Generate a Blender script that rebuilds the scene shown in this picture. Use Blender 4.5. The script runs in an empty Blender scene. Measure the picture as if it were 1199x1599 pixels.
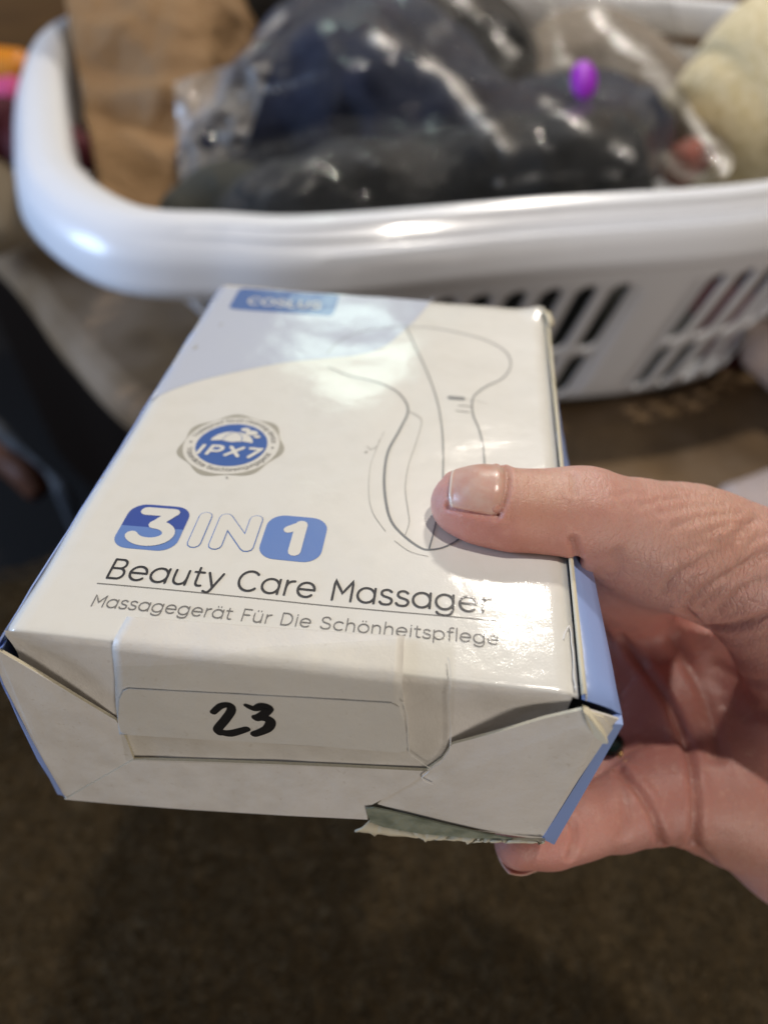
import bpy, math, random
import numpy as np
from mathutils import Vector, Matrix, noise
from mathutils.bvhtree import BVHTree

random.seed(4)
RNG = np.random.default_rng(4)
scene = bpy.context.scene
COL = scene.collection

# ------------------------------------------------------------------ camera, world, lights
CAM = np.array([0.0, 0.0, 0.95])
PITCH = math.radians(48.0)
F = 1230.0                                        # focal length in pixels of the 1199 x 1599 photograph
cd = bpy.data.cameras.new('phone_camera')
cam = bpy.data.objects.new('phone_camera', cd)
COL.objects.link(cam)
cam.location = CAM
cam.rotation_euler = (math.pi / 2 - PITCH, 0, 0)
cd.sensor_fit = 'VERTICAL'
cd.sensor_height = 36.0
cd.lens = F / 1599 * 36.0
cd.clip_start = 0.01
cd.clip_end = 50
cd.dof.use_dof = True
cd.dof.focus_distance = 0.178
cd.dof.aperture_fstop = cd.lens / 4.0
scene.camera = cam

CP, SP = math.cos(PITCH), math.sin(PITCH)
M3 = np.array([[1, 0, 0], [0, -SP, CP], [0, -CP, -SP]])       # camera axes (right, down, forward) -> world


def ray(px, py):
    return M3 @ np.array([(px - 599.5) / F, (py - 799.5) / F, 1.0])


def at(px, py, depth):
    """the point seen at a photograph pixel, at a distance along the optical axis"""
    return CAM + ray(px, py) * depth


def on_z(px, py, z):
    d = ray(px, py)
    return CAM + d * ((z - CAM[2]) / d[2])


world = bpy.data.worlds.new('World')
scene.world = world
world.use_nodes = True
bgn = world.node_tree.nodes['Background']
bgn.inputs[0].default_value = (1.0, 0.89, 0.81, 1)
bgn.inputs[1].default_value = 0.115

scene.view_settings.view_transform = 'Standard'
scene.view_settings.look = 'None'
scene.view_settings.gamma = 1
scene.view_settings.exposure = 0.0
scene.render.engine = 'CYCLES'
scene.cycles.max_bounces = 8
scene.cycles.transparent_max_bounces = 16


def area(name, loc, target, size, power, color, size_y=None, spread=None):
    l = bpy.data.lights.new(name, 'AREA')
    l.energy = power
    l.color = color
    l.size = size
    if size_y:
        l.shape = 'RECTANGLE'
        l.size_y = size_y
    o = bpy.data.objects.new(name, l)
    COL.objects.link(o)
    o.location = loc
    o.rotation_euler = Vector(np.array(target) - np.array(loc)).to_track_quat('-Z', 'Y').to_euler()
    return o


# ------------------------------------------------------------------ the frame of the carton, solved from its corners
RB = np.array([[0.99427388, 0.10372821, 0.02568889],
               [0.08591428, -0.63297712, -0.76938853],
               [-0.06354682, 0.76718996, -0.63826435]])
TB = np.array([-0.07914491, 0.02563377, 0.16306025])
BO = CAM + M3 @ TB
BX, BY, BZ = M3 @ RB[:, 0], M3 @ RB[:, 1], M3 @ RB[:, 2]
BWID, BDEP, BHEI = 0.119, 0.1742, 0.0571


def bp(x, y, z):
    return BO + BX * x + BY * y + BZ * z


def tuv(px, py):
    d = ray(px, py)
    t = ((BO - CAM) @ BZ) / (d @ BZ)
    q = CAM + d * t - BO
    return q @ BX, q @ BY


# main lamp: mirrored in the carton's glossy top at pixel (775, 925)
def mirror_dir(px, py):
    d = ray(px, py); d = d / np.linalg.norm(d)
    return d - 2 * (d @ BZ) * BZ


def top_pt(px, py):
    u, v = tuv(px, py)
    return bp(u, v, 0)


LAMP_DIR = mirror_dir(815, 900)
LAMP = top_pt(815, 900) + LAMP_DIR * 1.9
WIN_DIR = mirror_dir(545, 530)
WIN = top_pt(545, 530) + WIN_DIR * 2.0
area('ceiling_lamp', LAMP, bp(.06, .06, 0), 0.145, 13.5, (1.0, 0.92, 0.82)).data.shape = 'DISK'
area('far_window', WIN, top_pt(545, 530), 0.26, 1.4, (0.78, 1.0, 0.88), 0.15)
area('side_window', CAM + np.array([-1.7, 0.30, 0.15]), CAM + np.array([-0.1, 0.5, -0.25]), 0.6, 25.0, (0.50, 0.68, 1.0), 0.7)
area('overhead_lamp', CAM + np.array([0.44, 0.46, 1.52]), CAM + np.array([0.0, 0.15, -0.2]), 0.07, 15.0, (1.0, 0.92, 0.82))

area('front_fill', CAM + np.array([0.45, -0.95, -0.02]), CAM + np.array([-0.02, 0.10, -0.18]), 0.45, 4.6, (1.0, 0.91, 0.82))  # added fill that brightens the carton front; no lamp stands there

# ------------------------------------------------------------------ node helpers
def mat(name, base=(.8, .8, .8), rough=.5, metal=0.0, spec=.5, coat=0.0, coat_rough=.1, sss=0.0, sss_r=(1, .4, .2), sss_scale=.003,
        bump=None, vary=None, rvary=None, emission=None, sheen=0.0, attr=None):
    """bump: list of (scale, strength, distance, detail, kind, stretch); vary: (scale, colour2, lo, hi, stretch)"""
    m = bpy.data.materials.new(name)
    m.use_nodes = True
    nt = m.node_tree
    N, L = nt.nodes, nt.links
    b = N['Principled BSDF']
    b.inputs['Base Color'].default_value = (*base, 1)
    b.inputs['Roughness'].default_value = rough
    b.inputs['Metallic'].default_value = metal
    b.inputs['Specular IOR Level'].default_value = spec
    b.inputs['Coat Weight'].default_value = coat
    b.inputs['Coat Roughness'].default_value = coat_rough
    b.inputs['Subsurface Weight'].default_value = sss
    b.inputs['Subsurface Radius'].default_value = sss_r
    b.inputs['Subsurface Scale'].default_value = sss_scale
    b.inputs['Sheen Weight'].default_value = sheen
    geo = N.new('ShaderNodeNewGeometry')
    out = None
    if attr:
        a = N.new('ShaderNodeAttribute'); a.attribute_name = attr
        out = a.outputs['Color']
    if vary:
        for (sc, c2, lo, hi, st) in (vary if isinstance(vary, list) else [vary]):
            mp = N.new('ShaderNodeMapping'); mp.inputs['Scale'].default_value = st
            L.new(geo.outputs['Position'], mp.inputs['Vector'])
            no = N.new('ShaderNodeTexNoise'); no.inputs['Scale'].default_value = sc; no.inputs['Detail'].default_value = 6
            L.new(mp.outputs[0], no.inputs['Vector'])
            rp = N.new('ShaderNodeMapRange'); rp.inputs[1].default_value = lo; rp.inputs[2].default_value = hi
            L.new(no.outputs['Fac'], rp.inputs[0])
            mx = N.new('ShaderNodeMix'); mx.data_type = 'RGBA'
            L.new(rp.outputs[0], mx.inputs['Factor'])
            if out is None:
                mx.inputs['A'].default_value = (*base, 1)
            else:
                L.new(out, mx.inputs['A'])
            mx.inputs['B'].default_value = (*c2, 1)
            out = mx.outputs['Result']
    if out is not None:
        L.new(out, b.inputs['Base Color'])
    if rvary:
        sc, lo, hi = rvary
        no = N.new('ShaderNodeTexNoise'); no.inputs['Scale'].default_value = sc; no.inputs['Detail'].default_value = 5
        L.new(geo.outputs['Position'], no.inputs['Vector'])
        rp = N.new('ShaderNodeMapRange'); rp.inputs[1].default_value = .3; rp.inputs[2].default_value = .7
        rp.inputs[3].default_value = lo; rp.inputs[4].default_value = hi
        L.new(no.outputs['Fac'], rp.inputs[0])
        L.new(rp.outputs[0], b.inputs['Roughness'])
        if coat > 0:
            L.new(rp.outputs[0], b.inputs['Coat Roughness'])
    if bump:
        prev = None
        for (sc, strength, dist, det, kind, st) in bump:
            mp = N.new('ShaderNodeMapping'); mp.inputs['Scale'].default_value = st
            L.new(geo.outputs['Position'], mp.inputs['Vector'])
            if kind == 'voronoi':
                no = N.new('ShaderNodeTexVoronoi'); no.feature = 'DISTANCE_TO_EDGE'; h = no.outputs['Distance']
            elif kind == 'cells':
                no = N.new('ShaderNodeTexVoronoi'); h = no.outputs['Distance']
            elif kind == 'wave':
                no = N.new('ShaderNodeTexWave'); h = no.outputs['Fac']; no.inputs['Distortion'].default_value = det
            else:
                no = N.new('ShaderNodeTexNoise'); no.inputs['Detail'].default_value = det; h = no.outputs['Fac']
            no.inputs['Scale'].default_value = sc
            L.new(mp.outputs[0], no.inputs['Vector'])
            bu = N.new('ShaderNodeBump'); bu.inputs['Strength'].default_value = strength; bu.inputs['Distance'].default_value = dist
            L.new(h, bu.inputs['Height'])
            if prev is not None:
                L.new(prev, bu.inputs['Normal'])
            prev = bu.outputs[0]
        L.new(prev, b.inputs['Normal'])
        if coat > 0:
            L.new(prev, b.inputs['Coat Normal'])
    if emission:
        b.inputs['Emission Color'].default_value = (*emission, 1); b.inputs['Emission Strength'].default_value = 1
    return m


ONE = (1, 1, 1)
CARD_BUMP = [(1900, .16, .0002, 3, 'noise', ONE), (60, .38, .0012, 3, 'noise', ONE), (9, .5, .004, 2, 'noise', ONE)]
FLAP_BUMP = [(1900, .3, .0003, 4, 'noise', ONE), (240, .3, .0006, 5, 'noise', ONE), (55, .55, .0016, 4, 'noise', ONE)]
CARD = dict(rough=.45, spec=.3, coat=.65, coat_rough=.12, bump=CARD_BUMP)
MT = {}
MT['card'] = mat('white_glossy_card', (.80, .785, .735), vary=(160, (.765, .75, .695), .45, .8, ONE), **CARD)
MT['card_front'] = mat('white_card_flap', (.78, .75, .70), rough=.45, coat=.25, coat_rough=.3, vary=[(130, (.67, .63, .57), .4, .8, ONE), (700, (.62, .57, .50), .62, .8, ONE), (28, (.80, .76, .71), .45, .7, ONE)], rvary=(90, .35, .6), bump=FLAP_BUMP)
MT['paper_edge'] = mat('raw_card_edge', (.70, .64, .48), rough=.9, bump=[(900, .6, .0004, 3, 'noise', ONE)])
MT['torn'] = mat('torn_grey_card', (.27, .29, .22), rough=.9, vary=(260, (.16, .18, .13), .4, .7, ONE), bump=[(700, .8, .0006, 4, 'noise', ONE)])
MT['blue_side'] = mat('light_blue_print', (.29, .40, .74), **{**CARD, 'coat': .35, 'coat_rough': .3})
MT['blue_arc'] = mat('pale_blue_print', (.56, .605, .72), **CARD)
MT['blue_mid'] = mat('mid_blue_print', (.15, .26, .59), **CARD)
MT['blue_deep'] = mat('deep_blue_print', (.055, .10, .38), **CARD)
MT['blue_badge'] = mat('badge_blue_print', (.06, .14, .42), **CARD)
MT['silver'] = mat('grey_silver_print', (.42, .40, .34), **CARD)
MT['ink'] = mat('dark_ink', (.045, .045, .05), **CARD)
MT['ink_grey'] = mat('grey_ink', (.20, .19, .18), **CARD)
MT['ink_line'] = mat('slate_line_ink', (.21, .22, .23), **CARD)
MT['ink_pale'] = mat('pale_line_ink', (.42, .41, .38), **CARD)
MT['white_print'] = mat('white_print', (.78, .76, .70), **CARD)
MT['sticker'] = mat('white_sticker_paper', (.79, .77, .73), rough=.5, coat=.15, coat_rough=.35, vary=[(45, (.73, .705, .66), .4, .7, ONE), (800, (.66, .62, .56), .64, .8, ONE)], bump=FLAP_BUMP)
MT['marker'] = mat('black_marker_ink', (.006, .006, .008), rough=.45)
MT['inside'] = mat('dark_box_inside', (.03, .028, .02), rough=.9)
MT['basket'] = mat('white_plastic', (.89, .91, .95), rough=.30, coat=.3, coat_rough=.12, bump=[(14, .25, .004, 2, 'noise', ONE)])
MT['kraft'] = mat('kraft_paper', (.31, .185, .085), rough=.8, vary=(9, (.20, .115, .05), .35, .7, ONE), bump=[(18, .8, .012, 4, 'noise', ONE), (34, .9, .010, 5, 'noise', ONE), (300, .3, .001, 3, 'noise', ONE)])
MT['navy'] = mat('navy_cloth', (.010, .016, .045), rough=.85, sheen=.08, vary=(24, (.02, .03, .062), .4, .7, ONE), bump=[(40, .8, .006, 4, 'noise', ONE), (900, .5, .001, 2, 'noise', ONE)])
MT['charcoal'] = mat('charcoal_cloth', (.010, .011, .012), rough=.85, sheen=.08, vary=(20, (.020, .021, .022), .4, .7, ONE), bump=[(30, .9, .008, 4, 'noise', ONE)])
MT['yellow'] = mat('pale_yellow_knit', (.76, .645, .40), rough=.9, sheen=.3, bump=[(150, .5, .002, 1, 'cells', ONE)], vary=(150, (.66, .54, .29), .4, .6, ONE))
MT['wood'] = mat('orange_brown_wood', (.24, .11, .025), rough=.5, vary=(5, (.17, .075, .016), .35, .7, (1, 1, 8)), bump=[(20, .2, .002, 4, 'noise', (1, 1, 10))])
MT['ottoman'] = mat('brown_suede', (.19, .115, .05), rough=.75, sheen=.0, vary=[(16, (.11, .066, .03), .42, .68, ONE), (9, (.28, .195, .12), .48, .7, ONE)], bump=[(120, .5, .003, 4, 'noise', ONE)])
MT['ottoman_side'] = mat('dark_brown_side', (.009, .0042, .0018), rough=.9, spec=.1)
MT['sofa'] = mat('brown_nubby_fabric', (.095, .066, .034), rough=.95, sheen=.0, spec=.1,
                 vary=[(230, (.060, .042, .021), .38, .70, ONE), (650, (.15, .11, .06), .50, .80, ONE)],
                 bump=[(160, 1.0, .010, 5, 'noise', ONE), (480, .9, .004, 4, 'noise', ONE)])
MT['carpet'] = mat('dark_carpet', (.004, .0025, .0015), rough=.95, bump=[(200, .8, .004, 4, 'noise', ONE)])
MT['orange'] = mat('orange_plastic', (.75, .26, .02), rough=.4)
MT['pink'] = mat('pink_cloth', (.55, .07, .20), rough=.8, bump=[(40, .6, .006, 3, 'noise', ONE)])
MT['maroon'] = mat('maroon_cloth', (.07, .004, .010), rough=.8, bump=[(40, .6, .006, 3, 'noise', ONE)])
MT['red'] = mat('faded_red_cloth', (.26, .08, .06), rough=.8, bump=[(40, .6, .006, 3, 'noise', ONE)])
MT['beige'] = mat('pinkish_beige_cloth', (.58, .46, .40), rough=.85, bump=[(30, .6, .006, 3, 'noise', ONE)])
MT['strap'] = mat('slate_webbing', (.04, .043, .048), rough=.6, bump=[(500, .5, .001, 2, 'noise', ONE)])
MT['rust'] = mat('rust_brown_leather', (.11, .035, .012), rough=.5)
MT['purple'] = mat('purple_sticker', (.36, .02, .62), rough=.5)
MT['gold'] = mat('gold', (.75, .45, .20), rough=.25, metal=1.0)
MT['gem'] = mat('dark_green_stone', (.001, .012, .010), rough=.2)
MT['paint_wall'] = mat('tan_wall', (.30, .24, .17), rough=.9)


def film_mat(name, tint, gloss, rough, bumps, base=(.12, .12, .12)):
    m = bpy.data.materials.new(name); m.use_nodes = True
    nt = m.node_tree; N, L = nt.nodes, nt.links
    N.remove(N['Principled BSDF'])
    outn = N['Material Output']
    tr = N.new('ShaderNodeBsdfTransparent'); tr.inputs[0].default_value = (*tint, 1)
    gl = N.new('ShaderNodeBsdfPrincipled'); gl.inputs['Base Color'].default_value = (*base, 1); gl.inputs['Roughness'].default_value = rough
    gl.inputs['Coat Weight'].default_value = 1.0; gl.inputs['Coat Roughness'].default_value = rough * .5
    fr = N.new('ShaderNodeMath'); fr.operation = 'POWER'; fr.inputs[1].default_value = 3.6
    lw = N.new('ShaderNodeLayerWeight'); lw.inputs['Blend'].default_value = .5; L.new(lw.outputs['Facing'], fr.inputs[0])
    ma = N.new('ShaderNodeMath'); ma.operation = 'MULTIPLY_ADD'; ma.inputs[1].default_value = gloss[1]; ma.inputs[2].default_value = gloss[0]; ma.use_clamp = True
    mx = N.new('ShaderNodeMixShader')
    L.new(fr.outputs[0], ma.inputs[0]); L.new(ma.outputs[0], mx.inputs[0])
    L.new(tr.outputs[0], mx.inputs[1]); L.new(gl.outputs[0], mx.inputs[2]); L.new(mx.outputs[0], outn.inputs[0])
    at_ = N.new('ShaderNodeAttribute'); at_.attribute_name = 'glint_milk'  # painted highlight streaks and milkiness: whiter, more opaque film
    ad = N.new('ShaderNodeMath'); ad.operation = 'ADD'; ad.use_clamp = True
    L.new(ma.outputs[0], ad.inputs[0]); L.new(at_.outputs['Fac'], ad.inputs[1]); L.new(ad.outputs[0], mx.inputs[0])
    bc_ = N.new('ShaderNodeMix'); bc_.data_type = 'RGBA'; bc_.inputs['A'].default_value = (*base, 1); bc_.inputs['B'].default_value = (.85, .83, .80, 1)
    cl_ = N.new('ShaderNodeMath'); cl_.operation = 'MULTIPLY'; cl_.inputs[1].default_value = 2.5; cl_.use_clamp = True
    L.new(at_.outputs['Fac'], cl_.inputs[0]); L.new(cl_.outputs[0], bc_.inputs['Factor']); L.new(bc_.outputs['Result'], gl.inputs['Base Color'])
    geo = N.new('ShaderNodeNewGeometry'); prev = None
    for (sc, strength, dist, det, kind, st) in bumps:
        mp = N.new('ShaderNodeMapping'); mp.inputs['Scale'].default_value = st
        L.new(geo.outputs['Position'], mp.inputs['Vector'])
        no = N.new('ShaderNodeTexNoise'); no.inputs['Detail'].default_value = det; no.inputs['Scale'].default_value = sc
        L.new(mp.outputs[0], no.inputs['Vector'])
        bu = N.new('ShaderNodeBump'); bu.inputs['Strength'].default_value = strength; bu.inputs['Distance'].default_value = dist
        L.new(no.outputs['Fac'], bu.inputs['Height'])
        if prev is not None: L.new(prev, bu.inputs['Normal'])
        prev = bu.outputs[0]
    if prev is not None:
        L.new(prev, gl.inputs['Normal']); L.new(prev, gl.inputs['Coat Normal'])
        L.new(prev, lw.inputs['Normal'])
    return m


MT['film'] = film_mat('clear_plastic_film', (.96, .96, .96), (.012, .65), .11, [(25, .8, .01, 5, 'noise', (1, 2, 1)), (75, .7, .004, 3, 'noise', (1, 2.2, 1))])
MT['tape'] = film_mat('clear_packing_tape', (.985, .98, .96), (.03, .7), .12, [(60, .35, .0012, 3, 'noise', ONE), (300, .25, .0004, 3, 'noise', ONE)])


# ------------------------------------------------------------------ object helpers
def root(name, loc, label, cat, group=None):
    o = bpy.data.objects.new(name, None)
    o.empty_display_size = .02
    COL.objects.link(o)
    o.location = Vector(loc)
    tag(o, label, cat, group)
    return o


def tag(o, label=None, cat=None, group=None, kind=None):
    if label: o['label'] = label
    if cat: o['category'] = cat
    if group: o['group'] = group
    if kind: o['kind'] = kind
    return o


def wloc(o):
    v = np.zeros(3)
    while o is not None:
        v = v + np.array(o.location); o = o.parent
    return v


def obj(name, verts, faces, m, parent=None, smooth=True, origin=None):
    V = np.asarray(verts, float)
    org = wloc(parent) if parent is not None else (np.array(origin) if origin is not None else V.mean(0))
    me = bpy.data.meshes.new(name)
    me.from_pydata((V - org).tolist(), [], [list(map(int, f)) for f in faces])
    me.update()
    me.materials.append(m)
    if smooth: me.polygons.foreach_set('use_smooth', [True] * len(me.polygons))
    o = bpy.data.objects.new(name, me)
    COL.objects.link(o)
    if parent is not None: o.parent = parent
    else: o.location = Vector(org)
    return o


def join(parts):
    V, Fc = [], []
    for v, f in parts:
        n = len(V); V.extend([tuple(x) for x in v]); Fc.extend([[i + n for i in q] for q in f])
    return V, Fc


def mod_bevel(o, w, seg=2, angle=35):
    b = o.modifiers.new('bevel', 'BEVEL'); b.width = w; b.segments = seg; b.limit_method = 'ANGLE'; b.angle_limit = math.radians(angle)
    return o


def mod_solid(o, t, offset=-1):
    s = o.modifiers.new('solid', 'SOLIDIFY'); s.thickness = t; s.offset = offset
    return o


def fix_normals(o):
    import bmesh
    bm = bmesh.new(); bm.from_mesh(o.data); bmesh.ops.recalc_face_normals(bm, faces=bm.faces); bm.to_mesh(o.data); bm.free()
    return o


def catmull(P, n=8, closed=False):
    P = [np.array(p, float) for p in P]; out = []
    N = len(P); rng_ = range(N) if closed else range(N - 1)
    for i in rng_:
        if closed: a, b, c, d = P[(i - 1) % N], P[i], P[(i + 1) % N], P[(i + 2) % N]
        else: a, b, c, d = P[max(i - 1, 0)], P[i], P[i + 1], P[min(i + 2, N - 1)]
        for k in range(n):
            t = k / n
            out.append(.5 * ((2 * b) + (c - a) * t + (2 * a - 5 * b + 4 * c - d) * t * t + (3 * b - 3 * c + d - a) * t ** 3))
    if not closed: out.append(P[-1])
    return np.array(out)


def nz(p, s, seed=0.0):
    return noise.noise(Vector((p[0] * s + seed, p[1] * s - seed * .7, p[2] * s + seed * 1.3)))


# ================================================================== THE CARTON
box = root('massager_box', bp(0, 0, 0), 'white and blue beauty care massager carton, numbered 23, held in hand', 'box')
RF = .0016                                            # radius of the folded front edge


def edge_v(u):
    return .0014 - .0022 * u / .1187


def US(u, s, off=0.0):
    """carton sheet: s > 0 runs back over the top, s < 0 down the front; off = height above the sheet"""
    v0 = edge_v(u)
    if s >= RF: return bp(u, v0 + s, off)
    if s <= -RF: return bp(u, v0 - off, s)
    th = (1 - s / RF) / 2 * math.pi / 2
    r = RF + off
    return bp(u, v0 + RF - r * math.sin(th), -RF + r * math.cos(th))


def px2us(px, py):
    u, v = tuv(px, py)
    if v >= edge_v(u): return u, v - edge_v(u)
    d = ray(px, py)
    # front plane through the folded edge
    e0, e1 = bp(0, edge_v(0), 0), bp(.1187, edge_v(.1187), 0)
    n = np.cross(e1 - e0, BZ); n = n / np.linalg.norm(n)
    t = ((e0 - CAM) @ n) / (d @ n)
    q = CAM + d * t - BO
    return q @ BX, q @ BZ


def wavy(u, v):
    """slow warping of the top panel: lifts at the far right corner, dents"""
    w = 0.0007 * nz((u, v, 0), 22, 3.1) + .0002 * nz((u, v, 0), 60, 7.7)
    w -= .0004 * math.exp(-((u - .088) ** 2 + (v - .06) ** 2) / .0006)
    w -= .0010 * math.exp(-((u - .055) ** 2 + (v - .135) ** 2) / .0004)
    e = min(max(v / .02, 0), 1)
    return w * e


def TOP(u, v, off=0.0):
    return bp(u, v, off + wavy(u, v))


# body (inside of the carton, recessed)
def hull_body():
    i = .0075
    P = []
    for y in (i + .0005, BDEP - .001):
        P += [bp(.0015, y, -.0050), bp(BWID - .0012, y, -.0050), bp(BWID + .0035, y, -.010), bp(BWID - .003, y, -BHEI + .001), bp(.004, y, -BHEI + .001), bp(-.0005, y, -.010)]
    Fc = [[0, 1, 2, 3, 4, 5], [11, 10, 9, 8, 7, 6]]
    for k in range(6): Fc.append([k, (k + 1) % 6, 6 + (k + 1) % 6, 6 + k])
    return P, Fc


o = obj('inner_carton', *hull_body(), MT['inside'], box, smooth=False); fix_normals(o)

# top panel
nu, nv = 48, 66
V, Fc = [], []
for j in range(nv + 1):
    for i in range(nu + 1):
        a, b = i / nu, j / nv
        x0 = -.0003 + (-.0009 + .0003) * b; x1 = .1184 + (.1205 - .1184) * b
        u = x0 + (x1 - x0) * a
        vend = .1765 + (.1722 - .1765) * a
        s = vend * b ** 1.25
        if s < RF * 1.01:
            p = US(u, s, 0)
        else:
            v = s + edge_v(u) * (1 - b)
            p = TOP(u, v, 0)
        # edges roll down slightly along both long sides
        e = min(a, 1 - a) * BWID
        p = p - BZ * .0009 * max(0, 1 - e / .0022) ** 2
        cr = max(0, 1 - math.hypot(u - .120, s - .172) / .012)
        p = p + BZ * .0025 * cr * cr + BX * .001 * cr * nz(p, 300)
        V.append(p)
for j in range(nv):
    for i in range(nu):
        k = j * (nu + 1) + i
        Fc.append([k, k + 1, k + nu + 2, k + nu + 1])
top = obj('top_panel', V, Fc, MT['card'], box); mod_solid(top, .0005)

# front closure panel: continues over the folded edge, dips where the corner flaps overlap it
BLu, BLs = px2us(100, 1240)
BRu, BRs = px2us(857, 1303)


def front_dip(u, s):
    """depth by which the closure panel sinks behind the two corner flaps"""
    d = 0.0
    for (a, b, amp) in ((px2us(3, 1002), px2us(184, 1119), .0021), (px2us(909, 1096), px2us(704, 1157), .0030)):
        ax, ay = a; bx, by = b
        L2 = (bx - ax) ** 2 + (by - ay) ** 2
        t = ((u - ax) * (bx - ax) + (s - ay) * (by - ay)) / L2
        tt = min(max(t, -.2), 1)
        dist = math.hypot(u - ax - tt * (bx - ax), s - ay - tt * (by - ay))
        fall = math.exp(-(dist / .008) ** 2)
        along = 1 - min(max((t - .25) / .85, 0), 1) ** 1.5
        d = max(d, amp * fall * along)
    return -d * min(1, max(0, -s - .0006) / .009)


V, Fc = [], []
nu, nv = 90, 36
for j in range(nv + 1):
    for i in range(nu + 1):
        a, b = i / nu, j / nv
        s = -b * .0555
        x0 = -.0014 + (BLu + .0014) * b + .001; x1 = .1180 + (BRu - .1180) * b - .001
        u = x0 + (x1 - x0) * a
        V.append(US(u, s, front_dip(u, s) + .0002 * nz((u, s, 0), 90, 2) * min(1, b * 6)))
for j in range(nv):
    for i in range(nu):
        k = j * (nu + 1) + i
        Fc.append([k, k + nu + 1, k + nu + 2, k + 1])
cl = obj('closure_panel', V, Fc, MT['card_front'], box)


# flat panels on the front from photograph outlines
def tri_poly(pts):
    """simple ear clipping of a 2D polygon"""
    pts = [tuple(p) for p in pts]
    n = len(pts); idx = list(range(n))
    ar = sum(pts[i][0] * pts[(i + 1) % n][1] - pts[(i + 1) % n][0] * pts[i][1] for i in range(n))
    if ar < 0: idx.reverse()
    tris = []; guard = 0

    def cr(o_, a, b): return (a[0] - o_[0]) * (b[1] - o_[1]) - (a[1] - o_[1]) * (b[0] - o_[0])
    while len(idx) > 3 and guard < 10000:
        guard += 1; ok = False
        for k in range(len(idx)):
            a, b, c = idx[k - 1], idx[k], idx[(k + 1) % len(idx)]
            if cr(pts[a], pts[b], pts[c]) <= 1e-16: continue
            bad = False
            for q in idx:
                if q in (a, b, c): continue
                if cr(pts[a], pts[b], pts[q]) >= 0 and cr(pts[b], pts[c], pts[q]) >= 0 and cr(pts[c], pts[a], pts[q]) >= 0:
                    bad = True; break
            if not bad:
                tris.append([a, b, c]); idx.pop(k); ok = True; break
        if not ok: idx.pop(0)
    if len(idx) == 3: tris.append(idx)
    return tris


def slab(name, us, m, parent, o0, o1, offs=None, edge_m=None, fn=None):
    """panel with thickness from an outline in (u, s); o0 inner, o1 outer offset"""
    fn = fn or US
    n = len(us)
    offs = offs or [0] * n
    T = tri_poly(us)
    V = [fn(u, s, o1 + offs[i]) for i, (u, s) in enumerate(us)] + [fn(u, s, o0 + offs[i]) for i, (u, s) in enumerate(us)]
    Fc = [t for t in T] + [[i + n for i in t[::-1]] for t in T]
    ns = len(Fc)
    for i in range(n): Fc.append([i, (i + 1) % n, n + (i + 1) % n, n + i])
    o = obj(name, V, Fc, m, parent, smooth=False)
    if edge_m:
        o.data.materials.append(edge_m)
        for k in range(ns, len(Fc)): o.data.polygons[k].material_index = 1
    fix_normals(o)
    return o


PU = lambda L_: [px2us(x, y) for x, y in L_]
A = [(1, 1006), (60, 1042), (120, 1080), (184, 1120), (200, 1150), (211, 1180), (106, 1240), (88, 1222), (48, 1140), (10, 1062), (0, 1030)]
slab('corner_flap', PU(A), MT['card_front'], box, .0002, .0009, offs=[.0006, .0003, .0002, 0, 0, 0, 0, 0, 0, .0002, .0005], edge_m=MT['paper_edge'])
Bp = [(907, 1096), (850, 1112), (780, 1135), (706, 1157), (690, 1180), (668, 1196), (640, 1215), (600, 1240), (590, 1250), (640, 1266), (700, 1281), (790, 1296), (848, 1302), (900, 1215), (955, 1128), (940, 1108)]
slab('corner_flap', PU(Bp), MT['card_front'], box, .0002, .0009, offs=[.0010, .0006, .0003, 0, 0, 0, 0, 0, 0, 0, 0, 0, 0, 0, .0006, .0010], edge_m=MT['paper_edge'])
D = [(211, 1180), (300, 1182), (420, 1186), (540, 1191), (640, 1196), (668, 1197), (640, 1218), (600, 1240), (572, 1255), (575, 1273), (450, 1267), (300, 1258), (180, 1249), (104, 1242)]
slab('bottom_flap', PU(D), MT['card_front'], box, .0004, .00115, edge_m=MT['paper_edge'])
# folded over corner of raw card at the upper right
slab('corner_fold', PU([(908, 1094), (918, 1097), (938, 1120), (945, 1132), (938, 1135), (925, 1128), (915, 1110)]), MT['paper_edge'], box, .0012, .0034, offs=[0, 0, .0008, .001, .0006, 0, 0])
slab('corner_fold', PU([(918, 1100), (942, 1107), (964, 1114), (950, 1128), (940, 1131)]), MT['card_front'], box, .0010, .0014)

# torn opening at the lower right with its ragged lip
tear = [(573, 1251), (585, 1250), (610, 1255), (640, 1262), (700, 1277), (760, 1291), (800, 1298), (790, 1301), (740, 1298), (690, 1294), (640, 1288), (600, 1280), (580, 1272), (576, 1262)]
slab('torn_opening', PU(tear), MT['torn'], box, .0016, .0020)
lip_t = [(578, 1273), (600, 1279), (640, 1287), (690, 1293), (740, 1297), (790, 1300), (850, 1301)]
lip_b = [(556, 1291), (590, 1295), (648, 1300), (668, 1305), (690, 1304), (740, 1307), (790, 1307), (848, 1307)]
V, Fc = [], []
nL = 60
LT = catmull([(*px2us(*p), .0014) for p in lip_t], 12); LB = catmull([(*px2us(p[0], p[1] - 10), .0026) for p in lip_b], 12)
for k in range(nL + 1):
    a = LT[int(k / nL * (len(LT) - 1))]; b = LB[int(k / nL * (len(LB) - 1))].copy()
    b[1] -= .0009 * abs(nz((k * .37, 0, 0), 1, 5)) + (.0012 if k % 17 == 8 else 0)
    b[0] += .0006 * nz((k * .9, 2, 0), 1, 5)
    for t in (0, .5, 1):
        q = a * (1 - t) + b * t
        V.append(US(q[0], q[1], q[2] + .0006 * math.sin(t * math.pi)))
for k in range(nL):
    for t in range(2): Fc.append([k * 3 + t, k * 3 + t + 1, k * 3 + t + 4, k * 3 + t + 3])
o = obj('torn_lip', V, Fc, MT['paper_edge'], box); mod_solid(o, .0005, 0)


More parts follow.
